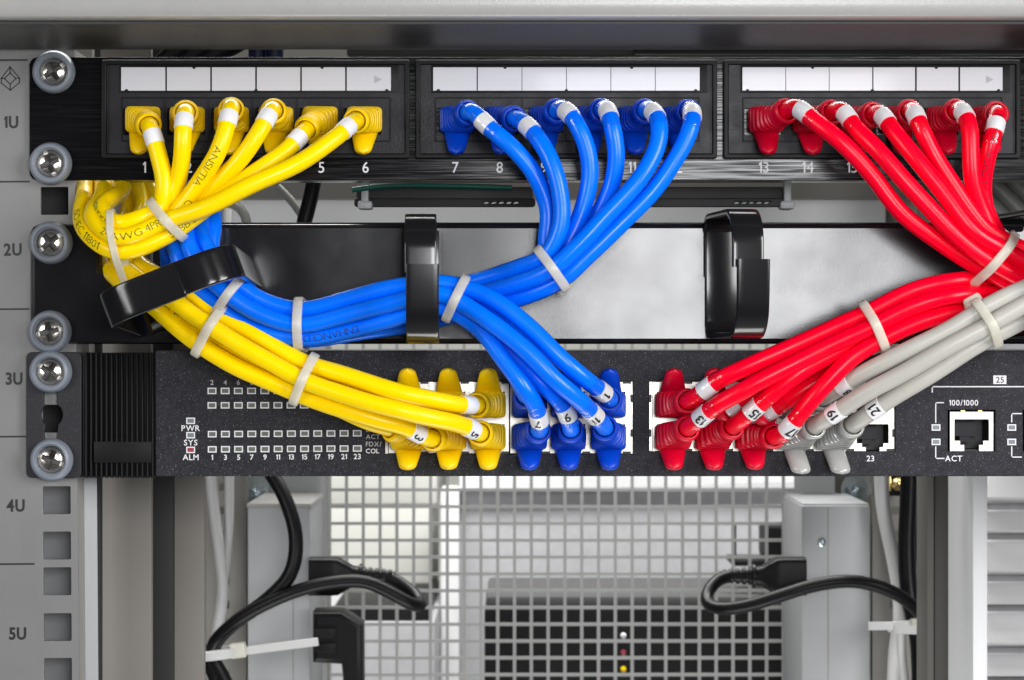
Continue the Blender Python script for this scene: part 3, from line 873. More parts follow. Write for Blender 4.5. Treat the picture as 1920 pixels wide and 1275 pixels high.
for k, s_ in enumerate(('1', '3', '5', '7', '9', '11', '13', '15', '17', '19', '21', '23')):
    text('port_number', s_, CX[k] - (5 if k > 5 else 0), 859.5, 10.5, PD, M['white_ink'], sw, bold=.015)

# ================================================================== CABLES
UP = (0, 0, 1); DN = (0, 0, -1)
PY = 224
def pstart(n, collar, sleeve, tape=False, lean=0.0, blen=.0255):
    x = PORTX[n]
    return [(x, PY, -4), (x, PY, 6), (lerp(x, collar[0], .40), lerp(PY, collar[1], .25), 13.5), (collar[0], collar[1], collar[2])], \
        dict(up=UP, blen=blen, sleeve=sleeve, tape=tape, lean=lean)
def sw_end(col, row, collar, sleeve, number=None, tape=False, lean=0.0, blen=.0245, **kw):
    x = CX[col]; y = 759 if row == 0 else 819
    return [(collar[0], collar[1], collar[2]), (lerp(x, collar[0], .45), lerp(y, collar[1], .40), 12.5), (x, y, 6), (x, y, -4)], \
        dict(up=DN if row == 0 else UP, blen=blen, sleeve=sleeve, number=number, tape=tape, lean=lean, **{'tablen': .0075 if row == 0 else .0056, **kw})

# --- yellow
SA = {1: (-4.7, 0), 6: (0, 3.8), 5: (4.7, 0), 2: (-3.6, -5.6), 3: (0, -2.3), 4: (4.2, -6)}
SB = {6: (4.7, 0), 5: (0, 3.8), 3: (-4.7, 0), 4: (3.6, -6), 2: (0, -2.3), 1: (-4, -6)}
Y_st_A = [(312, 413, 30, .67, .74), (226, 446, 31, .12, .99), (175, 410, 22, -.62, .78)]
Y_st_B = [(192, 366, 2, -.95, .2), (200, 322, -34, -1, 0)]
Y_st_C = [(238, 318, -62, -.2, -1), (266, 380, -60, 1, -.2), (240, 445, -38, .85, -.2), (222, 484, -6, .7, -.7), (262, 524, 14, .6, -.8)]
Y_fan = {
    1: ((283, 243, 23), (287, 258), [(300, 300, 26), (308, 340, 27), (303, 378, 28)]),
    2: ((347, 210, 25), (344, 233), [(344, 245, 30), (342, 295, 29), (332, 345, 26), (312, 392, 25)]),
    3: ((433, 200, 26), (427, 223), [(425, 235, 32), (405, 292, 33), (372, 345, 30), (335, 392, 28)]),
    4: ((510, 205, 25), (500, 221), [(490, 240, 31), (455, 292, 31), (405, 345, 27), (352, 395, 25)]),
    5: ((566, 252, 23), (556, 265), [(532, 287, 28), (470, 328, 29), (410, 372, 29), (355, 415, 29)]),
    6: ((662, 229, 24), (649, 241), [(630, 257, 31), (560, 305, 36), (470, 350, 38), (385, 388, 37)]),
}
Y_run = {
    6: [(330, 535, 24), (367, 557, 26), (400, 583, 27), (480, 628, 28), (572, 680, 29), (640, 703, 32), (700, 720, 34), (780, 742, 35), (850, 757, 30)],
    5: [(322, 560, 30), (360, 590, 31), (400, 615, 32), (480, 664, 33), (572, 714, 34), (640, 737, 37), (700, 757, 39), (780, 778, 39), (860, 795, 31)],
    3: [(290, 575, 24), (330, 612, 26), (380, 651, 27), (440, 687, 28), (500, 713, 29), (565, 740, 29), (640, 766, 31), (710, 789, 31), (760, 801, 29)],
    4: [(330, 552, 16), (367, 575, 19), (400, 600, 20), (480, 645, 21), (572, 697, 22), (640, 722, 24), (700, 738, 26), (760, 755, 26)],
    2: [(320, 570, 23.5), (360, 600, 24.5), (400, 625, 25.5), (480, 672, 26), (572, 722, 26), (630, 742, 26), (690, 757, 24)],
    1: [(300, 580, 17), (340, 610, 19), (390, 645, 20), (480, 690, 21), (572, 735, 21.5), (640, 768, 22), (690, 790, 22)],
}
Y_end = {6: (2, 0, (887, 760, 23), (876, 760), None), 5: (2, 1, (895, 810, 23), (885, 801), '5'), 3: (1, 1, (803, 822, 22), (783, 807), '3'),
         4: (1, 0, (812, 762, 20), None, None), 2: (0, 0, (735, 760, 19), None, None), 1: (0, 1, (733, 803, 19), None, None)}
Y_prints = {3: [('ANSI/TIA', 392, 308, 10, .0025, False, 0), ('CAT', 338, 388, 10, .0027, False, .55)],
            6: [('24AWG 4PR', 248, 446, 10, .0025, True, 0)],
            5: [('568B.2', 345, 425, 10, .0026, True, .2), ('ISO/IEC 11801', 170, 428, 5, .0026, True, .2)],
            1: [('VERIFIED', 205, 395, 2, .0026, True, .5)], 2: [('CABLE', 300, 585, 10, .0028, False, -.3)]}
Y_lab = {1: 'yellow patch cable from port 1, its white sleeve torn and overlapping', 2: 'yellow patch cable from port 2, hanging straight down from its boot',
         3: 'yellow patch cable with printed lettering, plugged into port 3', 4: 'yellow patch cable from port 4, curving down behind the printed one',
         5: 'yellow patch cable from port 5, leaving its slanted ribbed boot to the left', 6: 'yellow patch cable from port 6, the longest sweep across the patch panel front'}
for n in range(1, 7):
    col_, sl, fan = Y_fan[n]
    a, st = pstart(n, col_, sl)
    pts = a + fan + [slot(s_, SA[n]) for s_ in Y_st_A] + [slot(Y_st_B[0], SA[n], 1.45), slot(Y_st_B[1], SA[n])] + [slot(s_, SB[n]) for s_ in Y_st_C] + Y_run[n]
    e = Y_end[n]; b, en = sw_end(e[0], e[1], e[2], e[3], e[4], theta=-.35)
    cable(('y', n), Y_lab[n], 'yellow patch cables', 'yel', pts + b, st, en, Y_prints.get(n, ()))

# --- blue
SBa = {8: (-4.7, 0), 11: (0, 3.8), 12: (4.7, 0), 7: (-4.4, -6), 9: (0, -2.3), 10: (4.4, -6)}
SBr = {12: (-5, 0), 11: (0, 3.6), 7: (5, 0), 10: (-4, -6), 9: (.4, -2.4), 8: (4.6, -6)}
B_st_A = [(1035, 505, 33, .58, .80), (930, 543, 22, .2, .98), (790, 578, 11, .08, 1), (660, 598, 10, .1, 1), (560, 612, 10, -.02, 1), (480, 592, 11, -.42, .9),
          (418, 548, 12, -.66, .75), (372, 482, 12, -1, .2), (372, 428, 9, -1, 0), (376, 396, -8, -1, 0), (372, 412, -32, -1, 0), (366, 490, -48, -1, 0)]
B_st_B = [(352, 540, -66, 1, 0), (340, 480, -78, 1, 0), (345, 415, -55, 1, 0), (352, 392, -22, 1, 0), (352, 412, 8, 1, 0), (352, 450, 21, 1, -.1), (374, 500, 25, .85, -.5), (418, 546, 27, .66, -.75),
          (480, 588, 27, .4, -.9), (560, 608, 27, 0, -1), (660, 588, 28, -.12, -1), (740, 568, 29, -.15, -1)]
for k in range(len(B_st_B)):   # return run: u+ points down/outwards like the outgoing run
    s_ = B_st_B[k]; B_st_B[k] = (s_[0], s_[1], s_[2], -s_[3], -s_[4])
B_fan = {
    7: ((885, 209, 24), (908, 231), [(915, 238, 28), (962, 278, 30), (1008, 335, 29), (1030, 395, 28), (1024, 445, 28)]),
    8: ((972, 224, 24), (990, 239), [(998, 246, 30), (1028, 292, 34), (1050, 350, 35), (1054, 410, 35), (1034, 465, 34)]),
    9: ((1052, 203, 25), (1067, 214), [(1075, 222, 31), (1100, 275, 32), (1106, 335, 31), (1092, 400, 30), (1062, 460, 30)]),
    10: ((1136, 203, 25), (1140, 215), [(1147, 230, 31), (1156, 285, 31), (1147, 345, 29), (1122, 400, 27), (1085, 455, 27)]),
    11: ((1217, 204, 25), (1228, 213), [(1236, 230, 33), (1234, 272, 35), (1200, 335, 37), (1135, 405, 38), (1075, 470, 38)]),
    12: ((1296, 206, 25), (1297, 216), [(1297, 230, 32), (1283, 270, 33), (1235, 345, 34), (1165, 420, 34), (1095, 485, 34)]),
}
B_run = {
    12: [(820, 529, 30), (880, 542, 31), (940, 570, 33), (1000, 622, 35), (1040, 662, 36), (1085, 700, 35), (1110, 720, 32)],
    11: [(820, 551, 35), (870, 571, 36), (930, 608, 38), (990, 662, 40), (1040, 712, 40), (1085, 750, 36)],
    7: [(820, 574, 30), (860, 590, 31), (905, 625, 33), (950, 680, 35), (985, 728, 36), (1005, 763, 32)],
    9: [(820, 562, 27), (865, 583, 28), (920, 622, 30), (970, 672, 31), (1020, 722, 32), (1055, 758, 29)],
    8: [(820, 570, 22), (860, 588, 22), (905, 620, 24), (945, 668, 25), (968, 705, 26)],
    10: [(820, 540, 22), (870, 560, 23), (930, 605, 25), (985, 652, 26), (1030, 700, 26)],
}
B_end = {12: (5, 0, (1141, 744, 24), (1130, 734), '1', .0), 11: (5, 1, (1130, 795, 24), (1114, 774), '11', -.3), 7: (3, 1, (1013, 801, 24), (1012, 783), '7', -.3),
         9: (4, 1, (1070, 800, 23), (1068, 774), '9', -.1), 8: (3, 0, (985, 738, 22), None, None, 0), 10: (4, 0, (1056, 735, 21), None, None, 0)}
B_lab = {7: 'blue patch cable from port 7, bowing to the right below a clear taped sleeve', 8: 'blue patch cable from port 8, crossing in front of its neighbour below the panel',
         9: 'blue patch cable from port 9, boot dimmed by the taped collar', 10: 'blue patch cable from port 10, running almost straight down into the bundle',
         11: 'blue patch cable from port 11, swinging out then back to the bundle', 12: 'blue patch cable from port 12, outermost curve of the blue fan'}
B_prints = {7: [('ENHANCED', 625, 632, 15, .0024, True, -.1)], 11: []}
for n in range(7, 13):
    col_, sl, fan = B_fan[n]
    a, st = pstart(n, col_, sl, tape=True, lean=0)
    pts = a + fan + [slot(s_, SBa[n]) for s_ in B_st_A] + [slot(s_, SBr[n]) for s_ in B_st_B] + B_run[n]
    e = B_end[n]; b, en = sw_end(e[0], e[1], e[2], e[3], e[4], tape=True, theta=e[5])
    cable(('b', n), B_lab[n], 'blue patch cables', 'blu', pts + b, st, en, B_prints.get(n, ()))

# --- red
SR = {13: (5.6, -1.5), 14: (2.3, 3.6), 15: (-3.7, 4), 16: (-6.6, -1.4), 17: (0, -3), 18: (-3.8, -7.2)}
SRr = {14: (4.8, 0), 13: (0, 3.8), 15: (-3.2, -1.4), 17: (-6.4, 3.2), 16: (2.8, -6), 18: (-5.5, -6.5)}
R_st_A = [(1870, 484, 32, -.63, .77), (1960, 528, 30, -.4, .9), (2080, 545, 26, 0, 1), (2220, 560, 14, .3, 1), (2275, 630, 10, 1, .2)]
R_st_B = [(2200, 690, 14, -.3, 1), (2080, 620, 16, -.4, 1), (1970, 568, 17, -.1, 1), (1890, 553, 20, -.05, 1)]
R_fan = {
    13: ((1492, 201, 25), (1507, 213), [(1525, 226, 30), (1572, 262, 33), (1632, 325, 33), (1700, 405, 33), (1775, 465, 32)]),
    14: ((1577, 206, 25), (1585, 221), [(1602, 237, 30), (1645, 280, 35), (1705, 350, 37), (1775, 425, 37)]),
    15: ((1650, 213, 25), (1656, 226), [(1675, 245, 31), (1715, 292, 35), (1768, 362, 37), (1825, 435, 38)]),
    16: ((1712, 207, 25), (1716, 218), [(1724, 235, 31), (1745, 280, 31), (1780, 335, 31), (1815, 390, 31), (1852, 432, 31)]),
    17: ((1801, 205, 25), (1805, 216), [(1817, 235, 32), (1820, 290, 33), (1824, 345, 32), (1840, 395, 30), (1862, 440, 29)]),
    18: ((1871, 213, 25), (1868, 236), [(1862, 258, 31), (1850, 300, 30), (1842, 345, 27), (1848, 395, 25), (1870, 440, 25)]),
}
R_run = {
    14: [(1800, 526, 28), (1700, 549, 29), (1622, 588, 30), (1560, 617, 31), (1480, 652, 32), (1400, 688, 32), (1345, 714, 30)],
    13: [(1800, 553, 33), (1710, 577, 34), (1632, 613, 35), (1560, 645, 36), (1470, 692, 37), (1390, 736, 36), (1340, 762, 32)],
    15: [(1800, 570, 27), (1715, 594, 28), (1638, 627, 30), (1570, 655, 31), (1500, 698, 33), (1440, 745, 31)],
    17: [(1800, 585, 31), (1725, 605, 32), (1650, 637, 33), (1600, 667, 34), (1565, 702, 34), (1525, 748, 33), (1497, 782, 30)],
    16: [(1800, 548, 20), (1710, 570, 22), (1632, 605, 23), (1540, 660, 24), (1450, 715, 25), (1402, 745, 24)],
    18: [(1800, 580, 19), (1720, 605, 21), (1645, 632, 22), (1570, 690, 24), (1500, 735, 24), (1462, 760, 22)],
}
R_end = {14: (6, 0, (1301, 747, 25), (1323, 727), None, 0), 13: (6, 1, (1300, 795, 25), (1317, 774), '13', .15), 15: (7, 1, (1392, 787, 26), (1412, 768), '15', .45),
         17: (8, 1, (1468, 814, 26), (1481, 800), '17', .5), 16: (7, 0, (1366, 768, 19), (1381, 757), None, 0), 18: (8, 0, (1434, 776, 18), (1447, 768), None, 0)}
R_lab = {13: 'red patch cable from port 13, lowest curve of the red fan', 14: 'red patch cable from port 14, second curve of the red fan',
         15: 'red patch cable from port 15, its boot ribbed and turned to the right', 16: 'red patch cable from port 16, dropping from an upright white sleeve',
         17: 'red patch cable from port 17, hanging straight down beside the printed one', 18: 'red patch cable with dark printed lettering, plugged into port 18'}
R_prints = {18: [('ENHANCED CAT', 1856, 300, 10, .0026, False, 0)]}
for n in range(13, 19):
    col_, sl, fan = R_fan[n]
    a, st = pstart(n, col_, sl, tape=True)
    pts = a + fan + [slot(s_, SR[n]) for s_ in R_st_A] + [slot((s_[0], s_[1], s_[2], -s_[3], -s_[4]), SRr[n]) for s_ in R_st_B] + R_run[n]
    e = R_end[n]; b, en = sw_end(e[0], e[1], e[2], e[3], e[4], tape=True, theta=e[5])
    cable(('r', n), R_lab[n], 'red patch cables', 'red', pts + b, st, en, R_prints.get(n, ()))

# --- grey
G_run = {
    'a': ([(2300, 400, 20), (2150, 440, 36), (2000, 505, 42), (1920, 542, 43), (1840, 583, 43), (1760, 626, 41), (1680, 668, 38), (1615, 702, 33)], (9, 0, (1552, 741, 24), (1585, 719), '8', .9),
          'pale grey patch cable, uppermost of the three, sleeve half hidden'),
    'b': ([(2300, 425, 22), (2150, 470, 38), (2000, 535, 45), (1920, 574, 46), (1845, 613, 46), (1760, 660, 44), (1680, 707, 40), (1605, 750, 35)], (9, 1, (1538, 792, 26), (1567, 770), '19', -.1),
          'pale grey patch cable marked 19 on its white sleeve'),
    'c': ([(2300, 445, 16), (2150, 492, 31), (2000, 560, 38), (1920, 601, 40), (1850, 638, 40), (1770, 685, 38), (1700, 728, 35)], (10, 1, (1610, 789, 26), (1643, 765), '21', -.1),
          'pale grey patch cable marked 21, beside the empty port 23'),
}
for k_, (run, e, lab) in G_run.items():
    b, en = sw_end(e[0], e[1], e[2], e[3], e[4], theta=e[5], blen=.0275, lean=-.0022, w0=.0036, w1=.0034, tablen=.0070)
    cable(('g', k_), lab, 'grey patch cables', 'gry', run + b, None, en)

# ================================================================== ZIP TIES
def hull(pts):
    pts = sorted(set(pts)); 
    def half(it):
        h = []
        for p in it:
            while len(h) > 1 and (h[-1][0] - h[-2][0]) * (p[1] - h[-2][1]) - (h[-1][1] - h[-2][1]) * (p[0] - h[-2][0]) <= 0: h.pop()
            h.append(p)
        return h[:-1]
    return half(pts) + half(pts[::-1])
def tie(px, py, d, tx, ty, keys, label, dmin, dmax, reach=.030, width=.0033, head=None):
    c = P(px, py, d); a = P(px + tx * 10, py + ty * 10, d)
    t = (a - c).normalized(); e1 = CAMV - t * CAMV.dot(t); e1.normalize(); e2 = t.cross(e1)
    pts = []
    for k in keys:
        p = CABLES[k]
        for q0, q1 in zip(p.p, p.p[1:]):
            h0, h1 = (q0 - c).dot(t), (q1 - c).dot(t)
            if h0 * h1 <= 0 and h0 != h1:
                q = q0.lerp(q1, h0 / (h0 - h1))
                if (q - c).length < reach and dmin <= -q.y * 1000 <= dmax:
                    for j in range(28):
                        an = 2 * math.pi * j / 28
                        pts.append(((q - c).dot(e1) + (RC + .0007) * math.cos(an), (q - c).dot(e2) + (RC + .0007) * math.sin(an)))
    h = hull(pts)
    if len(h) < 3: print('tie has no cables', label); return
    # resample evenly
    per = [0]
    for A, B in zip(h, h[1:] + h[:1]): per.append(per[-1] + math.hypot(B[0] - A[0], B[1] - A[1]))
    n = 72; loop = []
    for i in range(n):
        s = per[-1] * i / n; j = max(k for k in range(len(per)) if per[k] <= s + 1e-12); j = min(j, len(h) - 1)
        f = (s - per[j]) / max(per[j + 1] - per[j], 1e-9); A, B = h[j], h[(j + 1) % len(h)]
        loop.append(Vector((lerp(A[0], B[0], f), lerp(A[1], B[1], f))))
    for _ in range(3): loop = [(loop[i - 1] + loop[i] * 2 + loop[(i + 1) % n]) / 4 for i in range(n)]
    root = thing('cable_tie', label, 'cable tie', c, 'nylon ties on the patch cables')
    cs = [(-.5, -.0001), (-.46, .0006), (-.36, .0008), (.36, .0008), (.46, .0006), (.5, -.0001)]
    V, F = [], []
    for i in range(n):
        tt = (loop[(i + 1) % n] - loop[i - 1]).normalized(); nn = Vector((tt.y, -tt.x))
        bumpy = .00010 if i % 2 else 0.0
        for x, o in cs:
            q = loop[i] + nn * (o + (bumpy if o > .0007 else 0)); V.append(c + e1 * q.x + e2 * q.y + t * (x * width))
    m = len(cs)
    for i in range(n):
        for j in range(m): F.append((i * m + j, i * m + (j + 1) % m, ((i + 1) % n) * m + (j + 1) % m, ((i + 1) % n) * m + j))
    me = pyd('strap', V, F); fix(me)
    link('strap', me, M['tie'], root, smooth=40)
    # the locking head sits at the back of the loop
    i = min(range(n), key=lambda k: loop[k].x + loop[k].y * .5) if head is None else max(range(n), key=lambda k: loop[k].dot(Vector(head)))
    q = loop[i]; p = c + e1 * q.x + e2 * q.y; nn = (e1 * q.x + e2 * q.y).normalized()
    bm = bmesh.new(); bm_box(bm, (-.0030, -.0026, -.0012), (.0030, .0026, .0034)); bmesh.ops.bevel(bm, geom=bm.edges[:], offset=.0005, segments=2, affect='EDGES')
    me = from_bm('locking_head', bm)
    b3 = nn.cross(t)
    R = Matrix((( t.x, b3.x, nn.x, p.x), (t.y, b3.y, nn.y, p.y), (t.z, b3.z, nn.z, p.z), (0, 0, 0, 1)))
    me.transform(R); link('locking_head', me, M['tie'], root, smooth=35)
YK = [('y', n) for n in range(1, 7)]; BK = [('b', n) for n in range(7, 13)]; RK = [('r', n) for n in range(13, 19)]; GK = [('g', n) for n in 'abc']
tie(314, 413, 30, -.74, .67, YK, 'nylon tie around the yellow cables where they gather below port 1', 15, 50, .022)
tie(214, 446, 30, -.97, .14, YK, 'nylon tie around the yellow loop beside the black ear of the cable manager', 12, 50, .024, width=.0026)
tie(405, 602, 25, .85, .52, YK, 'nylon tie around yellow cables just below the slanted plastic ring', 5, 45, .024)
tie(572, 708, 28, .91, .42, YK, 'nylon tie around yellow cables above the rows of status lights', 5, 50, .024)
tie(432, 556, 22, .8, .6, BK, 'nylon tie around blue cables beside the slanted plastic ring', 0, 45, .024)
tie(562, 609, 22, 1, 0, BK, 'ridged nylon tie around the blue bundle between two plastic rings', 0, 45, .026)
tie(853, 564, 30, .88, .42, BK, 'nylon tie around blue cables right beside the upright closed ring', 20, 50, .022)
tie(1036, 506, 33, -.80, .58, BK, 'nylon tie gathering the six blue cables on the bright panel', 15, 50, .024)
tie(1637, 612, 30, -.90, .42, RK, 'nylon tie around the red bundle that leads down to the switch', 10, 50, .026)
tie(1868, 484, 32, .77, .63, RK, 'nylon tie gathering the six red cables below port 18', 15, 50, .0125)
tie(1848, 600, 43, .87, -.49, GK, 'yellowish nylon tie around the three pale grey cables', 20, 60, .024)

# ================================================================== BEHIND THE RACK FRONT
def post(name, label, x0, x1, d0, d1, mat, y0=60, y1=1500, bevel=.001, cat='post'):
    a = P(x0, y0, d1); b = P(x1, y1, d1)
    o = link(name, box_mesh(name, (a.x, -d0 * .001, a.z), (b.x, -d1 * .001, b.z), bevel), M[mat], smooth=35)
    tag(o, label, cat); return o
post('cabinet_post', 'cream grey cabinet post right behind the numbered rail', 128, 173, -66, -60, 'frame_l')
post('door_seal', 'narrow dark rubber strip beside the cream grey post', 160, 189, -77, -72, 'frame_d', cat='seal')
post('side_panel', 'taupe grey cabinet side panel between two dark strips', 184, 284, -95, -90, 'frame_m', cat='panel')
post('panel_joint', 'wide dark joint between the taupe side panels', 276, 325, -105, -100, 'frame_d', cat='seal')
post('side_panel', 'narrow taupe side panel next to the rear rail', 318, 383, -115, -110, 'frame_m', cat='panel')
post('cabinet_post', 'tall cream corner post at the cabinet side next to the slatted panel', 1824, 1852, -260, -200, 'cab_w')
pr = thing('cabinet_post', 'dark taupe folded post left of the white corner post', 'post', P(1770, 1275, -300))
for (x0, x1, d0, d1, m_) in ((1738, 1752, -330, -300, 'post_dark'), (1752, 1796, -330, -306, 'post_dark'), (1796, 1826, -330, -296, 'post_dark')):
    a = P(x0, 60, d1); b = P(x1 - .6, 1500, d1)
    link('post_fold', box_mesh('post_fold', (a.x, -d0 * .001, a.z), (b.x, -d1 * .001, b.z), .0008), M[m_], pr, smooth=35)
# louvred panel at the right
lv = thing('louvred_panel', 'white louvred panel with broad horizontal slats', 'panel', P(1900, 1275, -420))
a = P(1845, 60, -470); b = P(2300, 1500, -470)
link('panel_back', box_mesh('panel_back', (a.x, .470, b.z), (b.x, .475, a.z)), M['cab'], lv)
z = P(0, 880, -450).z
k = 0
while z > P(0, 1500, -450).z:
    x0 = P(1846, 0, -440).x; x1 = P(2300, 0, -440).x; hgt = .0125 if k % 2 else .019
    V = [(x0, .462, z), (x1, .462, z), (x1, .440, z - hgt * .75), (x0, .440, z - hgt * .75), (x1, .462, z - hgt), (x0, .462, z - hgt)]
    me = pyd('slat', V, [(0, 3, 2, 1), (3, 5, 4, 2), (0, 5, 3), (1, 2, 4)]); fix(me)
    link('slat', me, M['slat'], lv); z -= hgt + .0035; k += 1

# rear rails with slots
def rear_rail(x0, x1, d, label, sx0, sx1):
    t = thing('rear_rail', label, 'rail', P((x0 + x1) / 2, 1275, d))
    lp = [[(x0, 60), (x1, 60), (x1, 1500), (x0, 1500)]]
    y = 70
    while y < 1490:
        lp.append([(sx0, y), (sx1, y), (sx1, y + 16), (sx0, y + 16)]); y += 44
    plate('rail_face', lp, d, 2, M['frame_l'], t)
    box('rail_channel', x0 - 2, 60, x1 + 2, 1500, d - 34, d - 30, M['olive_cable'], t)
    return t
rear_rail(386, 462, -470, 'pale rear rail with dark slots behind the grey cables', 410, 430)
rear_rail(1636, 1722, -470, 'rear rail with dark slots beside the black cable', 1668, 1694)
# power distribution bars
pl_ = thing('power_strip', 'tall grey power strip housing under the left black power plugs', 'power strip', P(520, 1275, -450))
box('housing', 464, 950, 581, 1500, -540, -450, M['pdu'], pl_, .0015)
box('end_cap', 462, 944, 583, 953, -541, -448, M['beam'], pl_, .001)
box('side_strip', 549, 953, 550.6, 1500, -450.2, -449.8, M['frame_m'], pl_, 0)
pr_ = thing('power_strip', 'tall grey power strip housing behind the white horizontal cable tie', 'power strip', P(1570, 1275, -450))
box('housing', 1503, 948, 1632, 1500, -540, -450, M['pdu'], pr_, .0015)
box('end_cap', 1505, 944, 1630, 951, -538, -452, M['pdu'], pr_, .001)
box('side_strip', 1552, 951, 1553.6, 1500, -450.2, -449.8, M['frame_m'], pr_, 0)
p_ = P(1541, 1017, -449.6)
link('housing_screw', lathe('housing_screw', [(.0, -.0012), (.0008, -.0012), (.0009, -.0004), (.0016, -.0006), (.0022, -.0003), (.0024, .0003)], 24), M['zinc'], pr_, loc=p_, smooth=40)
# brackets above the power strips
br = thing('rear_bracket', 'grey folded bracket with a zinc bolt above the left power strip', 'bracket', P(530, 945, -520))
box('bracket_plate', 464, 300, 606, 960, -560, -545, M['pdu'], br, .001)
br2 = thing('rear_bracket', 'grey folded bracket with a zinc bolt above the right power strip', 'bracket', P(1570, 945, -520))
box('bracket_plate', 1500, 300, 1566, 960, -560, -530, M['pdu'], br2, .001)
box('bracket_plate', 1566, 300, 1634, 960, -570, -556, M['frame_m'], br2, .001)
def bolt(parent, x, y, d):
    p = P(x, y, d)
    bm = bmesh.new()
    r = bmesh.ops.create_cone(bm, cap_ends=True, segments=6, radius1=.0062, radius2=.0062, depth=.007)
    r = bmesh.ops.create_cone(bm, cap_ends=True, segments=20, radius1=.0085, radius2=.0085, depth=.0016, matrix=Matrix.Translation((0, 0, -.004)))
    r = bmesh.ops.create_cone(bm, cap_ends=True, segments=14, radius1=.003, radius2=.003, depth=.018, matrix=Matrix.Translation((0, 0, .005)))
    me = from_bm('bolt', bm); me.transform(Matrix.Rotation(math.radians(75), 4, 'X') @ Matrix.Rotation(.5, 4, 'Z')); me.transform(Matrix.Translation(p))
    link('bolt', me, M['zinc'], parent, smooth=30)
bolt(br, 476, 916, -535); bolt(br2, 1606, 914, -545)
# perforated rear door
door = thing('perforated_door', 'grey rear door of square perforated sheet metal', 'door', P(1050, 1275, -600))
def perforated():
    pitch = .0100; hole = .0081; z1 = P(0, 560, -600).z; x0 = P(618, 0, -600).x; nx = 29; nz = int((z1 - P(0, 1500, -600).z) / pitch)
    zo = P(0, 918.5, -600).z
    zt_ = zo + pitch * round((z1 - zo) / pitch)
    verts, faces = [], []
    m = (pitch - hole) / 2
    def v(x, z, y): verts.append((x, y, z)); return len(verts) - 1
    yF, yB = .600, .6012
    for i in range(nx):
        for j in range(nz):
            cx_ = x0 + pitch * (i + .5); cz = zt_ - pitch * (j + .5)
            o = [(-pitch / 2, -pitch / 2), (pitch / 2, -pitch / 2), (pitch / 2, pitch / 2), (-pitch / 2, pitch / 2)]
            r = hole / 2; ii = [(-r, -r), (r, -r), (r, r), (-r, r)]
            O = [v(cx_ + a, cz + b, yF) for a, b in o]; I = [v(cx_ + a, cz + b, yF) for a, b in ii]; IB = [v(cx_ + a, cz + b, yB) for a, b in ii]
            for q in range(4):
                w_ = (q + 1) % 4
                faces.append((O[q], O[w_], I[w_], I[q])); faces.append((I[q], I[w_], IB[w_], IB[q]))
    me = pyd('perforated_sheet', verts, faces)
    link('perforated_sheet', me, M['mesh'], door)
    return x0, x0 + pitch * nx, zt_, zt_ - pitch * nz
X0, X1, Z1, Z0 = perforated()
link('door_frame', box_mesh('door_frame', (X0 - .022, .592, Z0), (X0 - .0005, .612, Z1), .001), M['mesh'], door, smooth=35)
link('door_frame', box_mesh('door_frame', (X1 + .0005, .592, Z0), (X1 + .045, .612, Z1), .001), M['mesh'], door, smooth=35)
link('door_panel', box_mesh('door_panel', (X0 - .022, .594, Z1), (X1 + .045, .612, Z1 + .16), .001), M['cab_w'], door, smooth=35)

# room behind the door
def struct(o): o['kind'] = 'structure'; return o
struct(link('floor', box_mesh('floor', (-2.5, -1.6, -.02), (2.5, 2.6, 0.0)), M['floor']))
struct(link('wall_back', box_mesh('wall_back', (-2.5, 2.3, 0), (2.5, 2.35, 2.6)), M['wall']))
def bx(name, label, x0, y0, x1, y1, d0, d1, mat, cat, parent=None, bevel=.002):
    o = box(name, x0, y0, x1, y1, d0, d1, M[mat], parent, bevel)
    if parent is None: tag(o, label, cat)
    return o
cb = thing('storage_cabinet', 'pale grey storage cabinet with bright white top edge behind the perforated door', 'cabinet', P(1150, 1200, -900))
box('cabinet_body', 862, 920, 1700, 1700, -1500, -1150, M['cab'], cb, .002)
me = box_mesh('top_edge', (0, 0, 0), (1, 1, 1))
V = []
a = P(862, 921, -1140); b = P(1700, 898, -1140); th = .011
me = pyd('top_edge', [(a.x, 1.140, a.z), (b.x, 1.140, b.z), (b.x, 1.140, b.z + th), (a.x, 1.140, a.z + th), (a.x, 1.18, a.z), (b.x, 1.18, b.z), (b.x, 1.18, b.z + th), (a.x, 1.18, a.z + th)],
         [(0, 1, 2, 3), (0, 4, 5, 1), (3, 2, 6, 7), (0, 3, 7, 4), (1, 5, 6, 2), (4, 7, 6, 5)]); fix(me)
link('top_edge', me, M['cab_w'], cb)
box('corner_trim', 826, 917, 861, 1700, -1180, -1130, M['cab_w'], cb, .002)
bx('wall_cupboard', 'cream wall cupboard behind the upper left of the perforated door', 560, 800, 820, 946, -1500, -1200, 'wall', 'cupboard')
bx('grey_partition', 'plain grey partition below the cream wall cupboard', 560, 950, 805, 1142, -1460, -1200, 'wall', 'partition')
bx('floor_box', 'pale grey low box under the partition', 560, 1166, 815, 1700, -1250, -1000, 'cab', 'box')
bx('flat_device', 'flat dark device lying on the pale low box behind the door', 622, 1141, 806, 1165.5, -1240, -1005, 'dark_eq', 'device')
eq = thing('equipment_case', 'black equipment case with three small indicator lights behind the door', 'equipment', P(1200, 1275, -800))
box('case_body', 908, 1142, 1580, 1800, -900, -760, M['dark_eq'], eq, .003)
box('case_lid', 912, 1118, 1580, 1139, -895, -765, M['lid'], eq, .003)
for y, m_ in ((1192, 'white_ink'), (1224, 'led_red'), (1255, 'yel')):
    p_ = P(1169, y, -758)
    link('indicator', lathe('indicator', [(.0, -.002), (.0014, -.0017), (.0019, -.0004), (.0020, .001)], 16), M[m_], eq, loc=p_, smooth=50)
rt = thing('antenna_router', 'small dark device with an upright antenna behind the perforated door', 'router', P(1440, 1050, -780))
box('router_body', 1436, 988, 1502, 1052, -830, -780, M['dark_eq'], rt, .003)
